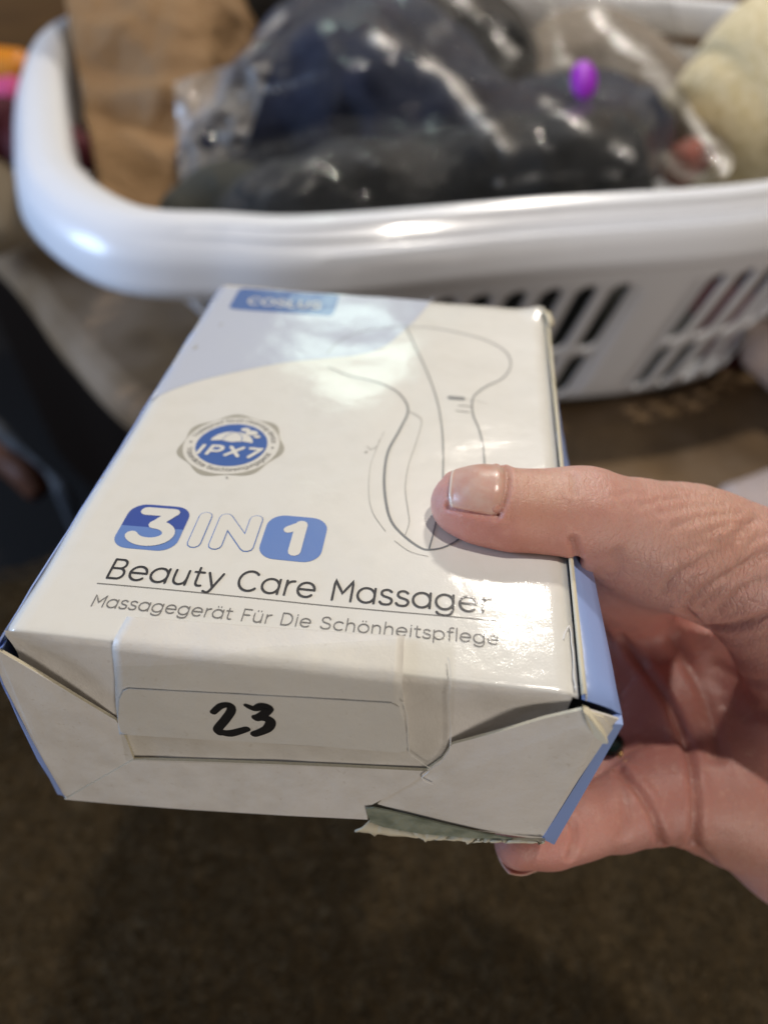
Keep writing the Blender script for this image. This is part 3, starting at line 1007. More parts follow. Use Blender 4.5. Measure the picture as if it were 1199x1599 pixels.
# limb chains: (pixel x, pixel y, depth in metres, radius in millimetres)
THUMB = [(722, 787, .1935, 7.6), (748, 791, .1915, 8.6), (800, 801, .1910, 9.6), (870, 806, .1925, 10.6), (915, 808, .194, 11.6), (985, 828, .199, 12.2), (1060, 850, .203, 12.6), (1110, 860, .206, 13.2)]
PINKY = [(812, 1316, .2060, 6.9), (860, 1302, .2085, 8.2), (905, 1286, .2120, 8.6), (965, 1268, .2170, 9.6), (1030, 1240, .2240, 11.0)]
RING = [(720, 1230, .240, 7.5), (800, 1225, .236, 8.4), (900, 1220, .233, 8.8), (965, 1180, .238, 9.2), (1040, 1120, .243, 11.0)]
MIDDLE = [(660, 1180, .262, 7.8), (780, 1140, .256, 8.8), (900, 1090, .256, 9.2), (1030, 1020, .262, 11.2)]
INDEX = [(700, 1060, .285, 7.6), (800, 1030, .277, 8.8), (900, 990, .274, 9.2), (1025, 940, .272, 11.5)]
PALM = [
    [(985, 850, .207, 8.5), (955, 900, .232, 9.5), (985, 945, .266, 11.0)],
    [(1030, 862, .208, 9.5), (1000, 905, .240, 10.0), (1015, 940, .272, 11.0)],                                  # web between thumb and index
    [(1110, 860, .206, 13.2), (1190, 905, .209, 17.5), (1290, 1010, .214, 22.0), (1400, 1180, .226, 26.0)],      # thumb metacarpal and thenar
    [(1025, 940, .272, 11.5), (1150, 1010, .262, 16.0), (1300, 1110, .250, 22.0)],                                # index metacarpal
    [(1030, 1020, .262, 11.2), (1150, 1090, .256, 17.0), (1300, 1200, .246, 22.0)],
    [(1040, 1120, .243, 11.0), (1130, 1160, .246, 16.0), (1300, 1270, .243, 22.0)],
    [(1030, 1240, .2240, 11.0), (1120, 1240, .231, 17.0), (1260, 1300, .235, 22.5), (1420, 1400, .240, 26.0)],    # hypothenar
    [(1300, 1110, .240, 26.0), (1460, 1330, .240, 29.0), (1700, 1600, .250, 31.0), (2000, 1950, .265, 36.0)],     # wrist, forearm
    [(1420, 1400, .240, 26.0), (1640, 1640, .250, 30.0), (1940, 2000, .262, 34.0)],
]


def P3(c): return [(at(x, y, d), r / 1000.0) for x, y, d, r in c]


THUMB3, PINKY3, RING3, MIDDLE3, INDEX3 = map(P3, (THUMB, PINKY, RING, MIDDLE, INDEX))
PALM3 = [P3(c) for c in PALM]


def chain_sdf(X, chain, k=.004):
    out = None
    for (a, ra), (b, rb) in zip(chain[:-1], chain[1:]):
        ab = b - a; L2 = ab @ ab
        t = np.clip((X - a) @ ab / L2, 0, 1)
        d = np.linalg.norm(X - a - t[:, None] * ab, axis=1) - (ra + (rb - ra) * t)
        out = d if out is None else smin(out, d, k)
    return out


def smin(a, b, k):
    h = np.maximum(k - np.abs(a - b), 0) / k
    return np.minimum(a, b) - h * h * k * .25


# flatten the thumb pad where it presses on the carton
def hand_sdf(X):
    palm = None
    for c in PALM3:
        d = chain_sdf(X, c, .006)
        palm = d if palm is None else smin(palm, d, .016)
    out = smin(palm, chain_sdf(X, THUMB3, .005), .010)
    for f in (INDEX3, MIDDLE3, RING3, PINKY3):
        out = np.minimum(out, smin(palm, chain_sdf(X, f, .004), .009))
    # soft flesh yields to the carton: keep clear of its solid
    q = X - BO
    x, y, z = q @ BX, q @ BY, q @ BZ
    hx, hy, hz = .0605, BDEP / 2 + .002, BHEI / 2 + .0003
    cx, cy, cz = .0600, BDEP / 2 - .002, -BHEI / 2
    bulge = .0035 * np.clip(1 - np.abs(z + .012) / .03, 0, 1)
    dx = np.abs(x - cx) - hx - np.where(x > cx, bulge, 0); dy = np.abs(y - cy) - hy; dz = np.abs(z - cz) - hz
    m_ = np.maximum(np.maximum(dx, dy), dz)
    outd = np.linalg.norm(np.maximum(np.stack([dx, dy, dz], 1), 0), axis=1)
    boxd = np.where(m_ < 0, m_, outd)
    kk = .0012
    a, b = out, -boxd
    h = np.maximum(kk - np.abs(a - b), 0) / kk
    return np.maximum(a, b) + h * h * kk * .25


def surface_nets(fn, lo, hi, h, band=8):
    lo = np.array(lo); n = np.ceil((np.array(hi) - lo) / h / band).astype(int) * band
    nc = n // band
    ci = np.stack(np.meshgrid(*[np.arange(c) for c in nc], indexing='ij'), -1).reshape(-1, 3)
    cc = lo + (ci + .5) * band * h
    d = fn(cc)
    act = ci[np.abs(d) < band * h * 1.25]
    D = np.full(n + 1, 1.0, np.float32)
    # sign for inactive blocks
    for c, dd in zip(ci[(d < -band * h * 1.25)], d[(d < -band * h * 1.25)]):
        D[c[0] * band:c[0] * band + band + 1, c[1] * band:c[1] * band + band + 1, c[2] * band:c[2] * band + band + 1] = -1
    loc = np.stack(np.meshgrid(*[np.arange(band + 1)] * 3, indexing='ij'), -1).reshape(-1, 3)
    for s in range(0, len(act), 400):
        blk = act[s:s + 400]
        idx = (blk[:, None, :] * band + loc[None]).reshape(-1, 3)
        D[idx[:, 0], idx[:, 1], idx[:, 2]] = fn(lo + idx * h)
    S = D < 0
    # cells
    corners = [(i, j, k) for i in (0, 1) for j in (0, 1) for k in (0, 1)]
    cnt = sum(S[i:S.shape[0] - 1 + i, j:S.shape[1] - 1 + j, k:S.shape[2] - 1 + k].astype(np.int8) for i, j, k in corners)
    cell = np.argwhere((cnt > 0) & (cnt < 8))
    ids = -np.ones(cnt.shape, np.int64); ids[cell[:, 0], cell[:, 1], cell[:, 2]] = np.arange(len(cell))
    acc = np.zeros((len(cell), 3)); num = np.zeros(len(cell))
    for a in corners:
        for ax in range(3):
            if a[ax] == 0:
                b = list(a); b[ax] = 1
                pa = cell + np.array(a); pb = cell + np.array(b)
                da = D[pa[:, 0], pa[:, 1], pa[:, 2]]; db = D[pb[:, 0], pb[:, 1], pb[:, 2]]
                x = (da < 0) != (db < 0)
                t = np.where(x, da / (da - db + 1e-12), 0)
                acc += np.where(x[:, None], pa + t[:, None] * (pb - pa), 0); num += x
    V = lo + acc / num[:, None] * h
    Fq = []
    for ax in range(3):
        sl = [slice(0, None)] * 3; s2 = [slice(0, None)] * 3
        sl[ax] = slice(0, -1); s2[ax] = slice(1, None)
        ch = S[tuple(sl)] != S[tuple(s2)]
        e = np.argwhere(ch)
        b1, b2 = (ax + 1) % 3, (ax + 2) % 3
        ok = (e[:, b1] > 0) & (e[:, b2] > 0) & (e[:, b1] < S.shape[b1] - 1) & (e[:, b2] < S.shape[b2] - 1)
        e = e[ok]
        o1 = np.zeros(3, int); o1[b1] = 1; o2 = np.zeros(3, int); o2[b2] = 1
        q = [e, e - o1, e - o1 - o2, e - o2]
        ii = np.stack([ids[p[:, 0], p[:, 1], p[:, 2]] for p in q], 1)
        flip = S[e[:, 0], e[:, 1], e[:, 2]]
        ii[~flip] = ii[~flip][:, ::-1]
        Fq.append(ii)
    Fq = np.concatenate(Fq)
    Fq = Fq[(Fq >= 0).all(1)]
    return V, Fq


def np_mesh(name, V, Fq, m, parent):
    me = bpy.data.meshes.new(name)
    V = V - wloc(parent)
    me.vertices.add(len(V)); me.vertices.foreach_set('co', V.astype(np.float32).ravel())
    me.loops.add(Fq.size); me.loops.foreach_set('vertex_index', Fq.astype(np.int32).ravel())
    me.polygons.add(len(Fq)); me.polygons.foreach_set('loop_start', np.arange(0, Fq.size, 4, dtype=np.int32))
    me.polygons.foreach_set('use_smooth', np.ones(len(Fq), bool))
    me.update(calc_edges=True); me.validate()
    me.materials.append(m)
    o = bpy.data.objects.new(name, me); COL.objects.link(o); o.parent = parent
    return o


HV, HF = surface_nets(hand_sdf, at(640, 900, .26) - np.array([.06, .10, .10]), at(640, 900, .26) + np.array([.27, .16, .17]), .00075)
def grad(fn, X, e=.0004):
    g = np.stack([fn(X + np.eye(3)[i] * e) - fn(X - np.eye(3)[i] * e) for i in range(3)], 1)
    return g / (np.linalg.norm(g, axis=1)[:, None] + 1e-9)
for _ in range(2):
    gN = grad(hand_sdf, HV)
    HV = HV - gN * np.clip(hand_sdf(HV), -.0006, .0006)[:, None]
gN = grad(hand_sdf, HV)
bvh = BVHTree.FromPolygons([tuple(v) for v in HV], HF.tolist())


def hit(px, py):
    d = ray(px, py); d = d / np.linalg.norm(d)
    r = bvh.ray_cast(Vector(CAM + d * .05), Vector(d))
    return np.array(r[0]) if r[0] is not None else None


def skin_line(pts, n=6):
    out = []
    for q in catmull(pts, n):
        h_ = hit(*q)
        if h_ is not None: out.append(h_)
    return out


def line_dist(X, L_):
    best = np.full(len(X), 1.0)
    for a, b in zip(L_[:-1], L_[1:]):
        ab = b - a; l2 = ab @ ab
        if l2 < 1e-12 or l2 > .0004: continue
        t = np.clip((X - a) @ ab / l2, 0, 1)
        best = np.minimum(best, np.linalg.norm(X - a - t[:, None] * ab, axis=1))
    return best


CREASES = [   # (pixels on the skin, depth mm, width mm)
    ([(893, 842), (899, 862), (904, 884)], .8, 1.0),                                      # thumb joint fold
    ([(960, 862), (967, 880), (962, 895), (948, 898)], .35, 1.3),
    ([(1066, 952), (1090, 972), (1130, 980), (1199, 962), (1260, 940)], 1.3, 1.4),         # fold under the thumb root
    ([(1034, 925), (1052, 900), (1090, 880), (1140, 850), (1180, 805)], .55, 1.2),
    ([(1072, 945), (1100, 920), (1140, 895), (1199, 862)], .7, 1.3),
    ([(1090, 948), (1130, 915), (1180, 870), (1240, 850)], .5, 1.1),
    ([(1120, 955), (1150, 925), (1199, 905)], .45, 1.1),
    ([(1000, 790), (1040, 778), (1080, 775)], .25, .8), ([(1030, 800), (1080, 790), (1130, 788)], .25, .9),
    ([(1050, 822), (1100, 808), (1160, 800)], .3, .9), ([(1075, 842), (1130, 822), (1190, 812)], .3, .9),
    ([(1040, 870), (1080, 852), (1120, 846)], .3, 1.0), ([(960, 775), (985, 768), (1010, 772)], .2, .8),
    ([(1100, 875), (1125, 845), (1160, 825)], .35, .9), ([(1150, 880), (1170, 850), (1199, 835)], .3, .9),
    ([(893, 738), (896, 752), (897, 770)], .35, .8),
    ([(962, 985), (1010, 1050), (1050, 1110), (1075, 1180), (1085, 1250), (1082, 1320)], 1.4, 1.5),   # long palm crease
    ([(1050, 1000), (1085, 1060), (1110, 1120), (1120, 1180)], .8, 2.0),
    ([(965, 1200), (1000, 1240), (1022, 1280), (1032, 1320)], 1.4, 1.3),                   # root of the little finger
    ([(1085, 1320), (1110, 1345), (1150, 1380)], .8, 2.0),
    ([(885, 1275), (896, 1292), (897, 1312), (890, 1338)], .7, 1.1),                       # little finger joint
    ([(968, 1210), (975, 1250), (972, 1300)], .4, 1.6),
    ([(1120, 1040), (1160, 1060), (1199, 1065)], .35, 1.6), ([(1130, 1100), (1165, 1115), (1199, 1112)], .3, 1.6),
    ([(660, 775), (672, 800), (690, 822)], .0, 1.0),
]
disp = np.zeros(len(HV)); cmask = np.zeros(len(HV))
for pts, dm, wm in CREASES:
    L_ = skin_line(pts)
    if len(L_) < 2 or dm == 0: continue
    d = line_dist(HV, L_)
    w = wm / 1000
    g = np.exp(-(d / w) ** 2)
    disp -= dm / 1000 * g
    disp += dm / 1000 * .28 * np.exp(-((d - w * 1.9) / (w * 1.1)) ** 2)
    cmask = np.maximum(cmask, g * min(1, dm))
# slow swelling of the flesh
sw = np.array([noise.noise(Vector(v * 55)) for v in HV])
sw2 = np.array([noise.noise(Vector(v * 160)) for v in HV])
# wrinkled back of the thumb root: oblique ridges
c0 = at(1110, 850, .195)
wr = np.exp(-(np.linalg.norm(HV - c0, axis=1) / .026) ** 2)
ax = M3 @ np.array([.55, .83, 0])
ph = (HV @ ax) * 1900 + 3.0 * sw + 2.2 * sw2
disp += wr * (-.00017) * (1 - np.abs(np.sin(ph * .5))) ** 2
ax2 = M3 @ np.array([.9, -.2, .3])
ph2 = (HV @ ax2) * 1500 + 4.0 * sw2 + 2 * sw
disp += wr * (-.00010) * (1 - np.abs(np.sin(ph2 * .5))) ** 2
disp += .0003 * sw + .00012 * sw2

# ---- nail frame on the thumb tip
TA = np.array(THUMB3[3][0]); T0 = np.array(THUMB3[0][0])
tax = (T0 - TA) / np.linalg.norm(T0 - TA)                    # along the thumb towards its tip
upv = (CAM - at(735, 760, .186)); upv /= np.linalg.norm(upv)
ndir = BZ * .86 + upv * .34 - M3[:, 1] * .38
ndir = ndir - tax * (ndir @ tax); ndir /= np.linalg.norm(ndir)
ndir_s = np.cross(tax, ndir)


def nail_pt(a, th, lift):
    """a: 0 root .. 1 free edge; th: angle round the thumb"""
    c = at(778 + (695 - 778) * a, 800 + (786 - 800) * a, .1912)
    dirv = ndir * math.cos(th) + ndir_s * math.sin(th)
    r_ = bvh.ray_cast(Vector(c + dirv * .03), Vector(-dirv))
    p = np.array(r_[0]) if r_[0] is not None else c + dirv * .009
    return p + dirv * lift


TH0, TH1 = -.95, .80
rim = []
for k in range(25):
    t = k / 24; th = TH0 + (TH1 - TH0) * t
    rim.append(nail_pt(-.02 - .0 + .10 * (abs(t - .5) * 2) ** 2.5, th, 0))
side1 = [nail_pt(a, TH0, 0) for a in np.linspace(.1, .95, 10)]
side2 = [nail_pt(a, TH1, 0) for a in np.linspace(.1, .95, 10)]
for L_, dm, wm in ((rim, .55, .8), (side1, .7, .9), (side2, .7, .9)):
    d = line_dist(HV, L_)
    w = wm / 1000
    disp -= dm / 1000 * np.exp(-(d / w) ** 2)
    disp += .35 / 1000 * np.exp(-((d - w * 1.6) / w) ** 2)
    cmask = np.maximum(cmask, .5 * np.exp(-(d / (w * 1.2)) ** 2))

base_tone = np.array([.64, .375, .32])
tone = np.tile(base_tone, (len(HV), 1))


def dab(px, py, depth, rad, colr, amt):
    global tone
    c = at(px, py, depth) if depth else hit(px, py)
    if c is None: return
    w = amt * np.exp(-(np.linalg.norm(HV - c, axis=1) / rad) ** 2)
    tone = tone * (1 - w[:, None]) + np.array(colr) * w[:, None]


dab(1060, 1150, None, .040, (.46, .17, .14), .85)  # three palm dabs: natural redness, deepened to paint in the palm's shade
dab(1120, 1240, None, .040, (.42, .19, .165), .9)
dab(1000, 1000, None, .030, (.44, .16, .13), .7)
dab(800, 850, None, .013, (.52, .19, .14), .75)
dab(870, 862, None, .012, (.52, .20, .15), .55)
dab(705, 800, None, .007, (.60, .25, .19), .7)
dab(683, 755, None, .005, (.66, .33, .26), .6)
dab(740, 835, None, .010, (.56, .22, .17), .5)
dab(850, 765, None, .009, (.66, .43, .30), .6)
dab(850, 1330, None, .016, (.60, .24, .20), .7)
dab(930, 1260, None, .014, (.62, .32, .26), .6)
dab(1170, 1320, None, .020, (.55, .31, .24), .5)
dab(1130, 810, None, .014, (.64, .36, .25), .5)
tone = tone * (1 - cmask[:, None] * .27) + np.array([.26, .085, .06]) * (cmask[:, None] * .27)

person = root('person', at(1300, 1200, .24), 'right hand coming in from the right, gripping the carton between thumb and fingers', 'person')
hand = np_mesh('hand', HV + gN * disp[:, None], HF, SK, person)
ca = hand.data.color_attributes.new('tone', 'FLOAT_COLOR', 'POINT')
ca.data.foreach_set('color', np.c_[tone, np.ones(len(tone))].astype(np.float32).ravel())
wa = hand.data.attributes.new('wrinkle', 'FLOAT', 'POINT')
wa.data.foreach_set('value', (.08 + .3 * wr).astype(np.float32))

# nail plate
MT['nail'] = mat('finger_nail', (.62, .345, .27), rough=.38, coat=.35, coat_rough=.22, sss=.2, sss_scale=.002, vary=(250, (.66, .44, .36), .4, .7, ONE), bump=[(700, .35, .0002, 3, 'noise', (1, 1, 1))])
MT['nail_tip'] = mat('nail_free_edge', (.74, .60, .50), rough=.4, coat=.3)
V, Fc = [], []
na, nt_ = 16, 24
for i in range(na + 1):
    a0_ = i / na
    for k in range(nt_ + 1):
        t = k / nt_; th = TH0 + (TH1 - TH0) * t
        e = abs(t - .5) * 2
        a = (.02 + .10 * e ** 2.5) + (1.0 - .10 * e ** 3 - (.02 + .10 * e ** 2.5)) * a0_
        rel = .00035 * (1 - e ** 6) + .0003 * a0_ - .0004 * (e ** 8) - .0006 * max(0, .12 - a0_) / .12
        # follow the thumb but ride flat towards the free edge
        V.append(nail_pt(min(a, .93), th, rel) + tax * max(0, a - .93) * .0095)
for i in range(na):
    for k in range(nt_):
        q = i * (nt_ + 1) + k
        Fc.append([q, q + 1, q + nt_ + 2, q + nt_ + 1])
nail = obj('thumbnail', V, Fc, MT['nail'], hand)
nail.data.materials.append(MT['nail_tip'])
for p in nail.data.polygons:
    if p.index // nt_ >= na - 1: p.material_index = 1
mod_solid(nail, .00045, 0)
# little finger nail (edge just showing at its tip)
pc = at(806, 1322, .2055); pdir = (pc - np.array(PINKY3[2][0])); pdir /= np.linalg.norm(pdir)
pn = -BZ * .9 + (M3 @ np.array([-.25, .4, 0])); pn -= pdir * (pn @ pdir); pn /= np.linalg.norm(pn); ps = np.cross(pdir, pn)
V, Fc = [], []
for i in range(9):
    for k in range(13):
        th = -.65 + 1.3 * k / 12
        c = pc - pdir * .009 + pdir * .0125 * i / 8
        r = .0074 * (1 if i < 6 else 1 - .05 * (i - 5) ** 1.5)
        V.append(c + (pn * math.cos(th) + ps * math.sin(th)) * (r + .0003))
for i in range(8):
    for k in range(12): Fc.append([i * 13 + k, i * 13 + k + 1, i * 13 + k + 14, i * 13 + k + 13])
o = obj('little_fingernail', V, Fc, MT['nail'], hand); mod_solid(o, .0004, 0)

# ring with a dark green stone
rc = (np.array(RING3[3][0]) * .75 + np.array(RING3[2][0]) * .25)
rdir = np.array(RING3[3][0]) - np.array(RING3[2][0]); rdir /= np.linalg.norm(rdir)
ra_ = np.cross(rdir, BZ); ra_ /= np.linalg.norm(ra_); rb_ = np.cross(rdir, ra_)
fring = root('finger_ring', rc, 'thin gold ring with a dark green stone, half hidden behind the carton corner', 'ring')
V, Fc = [], []
for i in range(48):
    a = 2 * math.pi * i / 48
    for k in range(8):
        b = 2 * math.pi * k / 8
        V.append(rc + (ra_ * math.cos(a) + rb_ * math.sin(a)) * (.0106 + .0009 * math.cos(b)) + rdir * .0014 * math.sin(b))
for i in range(48):
    for k in range(8): Fc.append([i * 8 + k, i * 8 + (k + 1) % 8, ((i + 1) % 48) * 8 + (k + 1) % 8, ((i + 1) % 48) * 8 + k])
obj('band', V, Fc, MT['gold'], fring)
tocam = CAM - rc; tocam -= rdir * (tocam @ rdir); tocam /= np.linalg.norm(tocam); sdv = np.cross(rdir, tocam)
g0 = rc + tocam * .0095 - M3[:, 1] * .003 - M3[:, 0] * .0025
V, Fc = [], []
for (r, h_) in ((.0028, -.001), (.0040, .0), (.0040, .0008), (.0028, .0022), (.0012, .0026)):
    for k in range(16):
        a = 2 * math.pi * k / 16
        V.append(g0 + rdir * r * math.cos(a) + sdv * r * .8 * math.sin(a) + tocam * h_)
for r in range(4):
    for k in range(16): Fc.append([r * 16 + k, r * 16 + (k + 1) % 16, (r + 1) * 16 + (k + 1) % 16, (r + 1) * 16 + k])
Fc.append([64 + k for k in range(16)])
obj('green_stone', V, Fc, MT['gem'], fring, smooth=False)

# ================================================================== THE BASKET
ZR = CAM[2] - .25
ZO = CAM[2] - .46
RIM = [(-.163, .471), (-.10, .460), (-.039, .457), (.10, .479), (.251, .502), (.36, .55), (.425, .65), (.425, .78), (.36, .885), (.22, .930), (.05, .945), (-.12, .94), (-.24, .91), (-.298, .84), (-.289, .74), (-.256, .62), (-.222, .533)]
rc_ = catmull(RIM, 16, closed=True)
# resample to even spacing
seg = np.linalg.norm(np.roll(rc_, -1, 0) - rc_, axis=1); cum = np.r_[0, np.cumsum(seg)]; PER = cum[-1]
ext = np.vstack([rc_, rc_[:1]])


def rim_at(s):
    s = s % PER
    return np.array([np.interp(s, cum, ext[:, 0]), np.interp(s, cum, ext[:, 1])])


def rim_n(s):
    d = rim_at(s + .012) - rim_at(s - .012); d /= np.linalg.norm(d)
    return np.array([d[1], -d[0]])        # outward (curve runs anticlockwise)


bask = root('laundry_basket', (.08, .70, ZO), 'white plastic laundry basket with slotted sides standing behind the carton', 'basket')
NS = 220
V, Fc = [], []


def rim_prof(w, ridge):
    return [(-.004, -.030), (-.0035, -.010), (-.001, -.003), (.004, 0), (w * .45, -.0015), (w * .45 + .0005, -.0015 - ridge * .75), (w * .66, -.004 - ridge * .8), (w * .67, -.004 - ridge * 1.7), (w * .78, -.0065 - ridge * 1.6),
            (w * .92, -.012), (w + .001, -.018), (w + .002, -.026 + ridge * .5), (w + .0035, -.029), (w + .0045, -.035), (w + .002, -.039), (w - .003, -.038), (w - .004, -.031), (.006, -.029)]


for i in range(NS):
    s = PER * i / NS
    c = rim_at(s); n = rim_n(s)
    lf = 1 / (1 + math.exp((c[0] + .02) / .05))                # the left end has the broad rolled hand hold
    w = .029 + .010 * lf
    pr = rim_prof(w, .006 * (1 - lf))
    dz = .006 * math.sin(max(0, min(1, (c[0] + .25) / .5)) * math.pi)
    for (o_, z) in pr:
        V.append((c[0] - n[0] * .012 + n[0] * o_, c[1] - n[1] * .012 + n[1] * o_, ZR + z * 1.05 + .010))
K = len(rim_prof(.03, 0))
for i in range(NS):
    for k in range(K):
        a, b = i * K + k, i * K + (k + 1) % K
        c, d = ((i + 1) % NS) * K + (k + 1) % K, ((i + 1) % NS) * K + k
        Fc.append([a, b, c, d])
o = obj('rim', V, Fc, MT['basket'], bask); fix_normals(o); mod_bevel(o, .0012, 2, 40)


def wall_pt(s, h, inset0=.010):
    """s along the rim, h 0 at the rim .. 1 at the base"""
    s = s - .034 * h
    c = rim_at(s); n = rim_n(s)
    hh = max(0, h - .88) / .12
    lf = 1 / (1 + math.exp((c[0] + .13) / .03))
    ins = inset0 + .040 * h + .020 * hh * hh + .085 * lf * h + .050 * h * h / (1 + math.exp(-(c[0] - .37) / .02))
    cc = np.array([.08, .70])
    c2 = c - n * ins
    z = ZR - .030 + (ZO + .004 - (ZR - .030)) * (h if h < .88 else .88 + .12 * math.sin(hh * math.pi / 2))
    return (c2[0], c2[1], z)


cellw = PER / 78
import bmesh
bm = bmesh.new()


def quad2(p):
    vs = [bm.verts.new(q) for q in p]
    bm.faces.new(vs)


def strip(s0, s1, h0, h1, nx=2, ny=3):
    for i in range(nx):
        for j in range(ny):
            a0_, a1_ = s0 + (s1 - s0) * i / nx, s0 + (s1 - s0) * (i + 1) / nx
            b0_, b1_ = h0 + (h1 - h0) * j / ny, h0 + (h1 - h0) * (j + 1) / ny
            quad2([wall_pt(a0_, b0_), wall_pt(a1_, b0_), wall_pt(a1_, b1_), wall_pt(a0_, b1_)])


def slot(s0, s1, h0, h1):
    hm = .175
    w = s1 - s0; H = (h1 - h0) * hm
    r = w * .30
    inner, outer = [], []
    nseg = 6
    pts = []
    cyt, cyb = H / 2 - r - .003, -(H / 2 - r - .003)
    for k in range(nseg + 1):
        a = math.pi * k / nseg; pts.append((r * math.cos(a), cyt + r * math.sin(a)))
    for k in range(nseg + 1):
        a = math.pi + math.pi * k / nseg; pts.append((r * math.cos(a), cyb + r * math.sin(a)))
    n = len(pts)
    outp = []
    for k, (x, y) in enumerate(pts):
        if k == 0: q = (w / 2, cyt)
        elif k == nseg: q = (-w / 2, cyt)
        elif k == nseg + 1: q = (-w / 2, cyb)
        elif k == 2 * nseg + 1: q = (w / 2, cyb)
        else:
            top_ = k < nseg
            kk = k if top_ else k - nseg - 1
            X = [w / 2, w / 2, w / 4, 0, -w / 4, -w / 2, -w / 2][kk]
            q = (X if top_ else -X, H / 2 if top_ else -H / 2)
        outp.append(q)
    f = lambda q: wall_pt(s0 + w / 2 + q[0], h0 + (H / 2 - q[1]) / hm)
    for k in range(n):
        k2 = (k + 1) % n
        quad2([f(outp[k]), f(outp[k2]), f(pts[k2]), f(pts[k])])


for i in range(78):
    s0, s1 = i * cellw, (i + 1) * cellw
    solid = i % 8 >= 6 or rim_at(s0)[1] > .84
    strip(s0, s1, 0, .18)
    strip(s0, s1, .92, 1.0, 2, 6)
    if solid:
        strip(s0, s1, .18, .92, 2, 10)
    else:
        slot(s0, s1, .18, .60); slot(s0, s1, .60, .92)
bmesh.ops.remove_doubles(bm, verts=bm.verts, dist=.0003)
me = bpy.data.meshes.new('slotted_wall'); bm.to_mesh(me); bm.free()
me.materials.append(MT['basket']); me.polygons.foreach_set('use_smooth', [True] * len(me.polygons))
wl = bpy.data.objects.new('slotted_wall', me); COL.objects.link(wl); wl.parent = bask
for v in me.vertices: v.co = v.co - Vector(bask.location)
fix_normals(wl)
mod_solid(wl, .0028, -1)
base = [wall_pt(PER * i / 80, 1.0) for i in range(80)]
cen = tuple(np.mean(base, 0))
o = obj('basket_floor', [(x, y, z + .0012) for x, y, z in base] + [(cen[0], cen[1], cen[2] + .0012)], [[i, (i + 1) % 80, 80] for i in range(80)], MT['basket'], bask); mod_solid(o, .002, 0)


# ================================================================== BASKET CONTENTS
CLOTHES = []


def roll(name, chain, m, label, cat, wr_amp=.006, freq=14, seed=1, squash=1.0, group=None, flat=None):
    """soft rolled or bunched cloth: a capsule chain with folds"""
    pts = catmull([np.r_[p, r] for p, r in chain], 10)
    n = len(pts); K = 40
    V, Fc = [], []
    rings = []
    cap = 7
    T0_ = pts[1, :3] - pts[0, :3]; T1_ = pts[-1, :3] - pts[-2, :3]
    seq = []
    for c in range(cap): 
        a = math.pi / 2 * (1 - c / cap); seq.append((pts[0, :3] - T0_ / np.linalg.norm(T0_) * pts[0, 3] * math.sin(a) * .8, pts[0, 3] * math.cos(a) + 1e-4, T0_))
    for i in range(n):
        T = pts[min(i + 1, n - 1), :3] - pts[max(i - 1, 0), :3]; seq.append((pts[i, :3], pts[i, 3], T))
    for c in range(1, cap + 1):
        a = math.pi / 2 * c / cap; seq.append((pts[-1, :3] + T1_ / np.linalg.norm(T1_) * pts[-1, 3] * math.sin(a) * .8, pts[-1, 3] * math.cos(a) + 1e-4, T1_))
    for (c, r, T) in seq:
        T = T / np.linalg.norm(T)
        u = np.cross(T, (0, 0, 1.0)); u = u / (np.linalg.norm(u) + 1e-9); w = np.cross(u, T)
        for k in range(K):
            a = 2 * math.pi * k / K
            dv = u * math.cos(a) + w * math.sin(a) * squash
            p = c + dv * r
            f = nz(p, freq, seed) + .5 * nz(p, freq * 2.6, seed + 3) + .5 * (1 - abs(nz(p * np.array([1, 1, 1]), freq * 1.6, seed + 9)) * 2)
            V.append(p + dv * (wr_amp * f) * min(1, r / .01))
    m_ = len(seq)
    for i in range(m_ - 1):
        for k in range(K): Fc.append([i * K + k, i * K + (k + 1) % K, (i + 1) * K + (k + 1) % K, (i + 1) * K + k])
    o = obj(name, V, Fc, m, None)
    if m in (MT['navy'], MT['charcoal']): CLOTHES.append((V, Fc))
    tag(o, label, cat, group)
    return o


A4 = lambda x, y, d, r: (at(x, y, d), r)
roll('rolled_garment', [A4(400, 40, .78, .045), A4(520, 10, .76, .062), A4(660, 50, .73, .064), A4(760, 110, .71, .050)], MT['charcoal'], 'charcoal rolled garment at the top of the clear bag', 'clothing', seed=2, wr_amp=.009)
roll('rolled_garment', [A4(340, 255, .60, .030), A4(420, 205, .62, .048), A4(540, 175, .63, .058), A4(680, 230, .62, .045)], MT['navy'], 'navy blue folded garment on the left inside the clear bag', 'clothing', seed=5, wr_amp=.012)
roll('rolled_garment', [A4(450, 110, .69, .045), A4(590, 120, .68, .060), A4(720, 190, .66, .050), A4(800, 240, .64, .035)], MT['navy'], 'navy blue garment wedged under the charcoal roll', 'clothing', seed=8, wr_amp=.010)
roll('rolled_garment', [A4(400, 350, .56, .030), A4(560, 330, .57, .042), A4(760, 300, .59, .045), A4(940, 270, .60, .044)], MT['charcoal'], 'black garment lying along the near rim inside the clear bag', 'clothing', seed=11, wr_amp=.010)
roll('rolled_garment', [A4(780, 230, .66, .045), A4(900, 215, .65, .048), A4(985, 215, .63, .040)], MT['navy'], 'dark navy rolled garment end at the right of the clear bag', 'clothing', seed=14, wr_amp=.008)
roll('stuffed_garment', [A4(520, 530, .75, .06), A4(640, 540, .76, .075), A4(850, 540, .76, .075), A4(980, 540, .77, .07)], mat('black_cloth', (.012, .012, .010), rough=.9), 'black cloth seen through the left group of basket slots', 'clothing', seed=15, wr_amp=.008)
roll('stuffed_garment', [A4(1090, 515, .78, .060), A4(1130, 510, .79, .065), A4(1180, 500, .80, .060)], MT['maroon'], 'dark maroon cloth seen through the right group of basket slots', 'clothing', seed=16, wr_amp=.008)
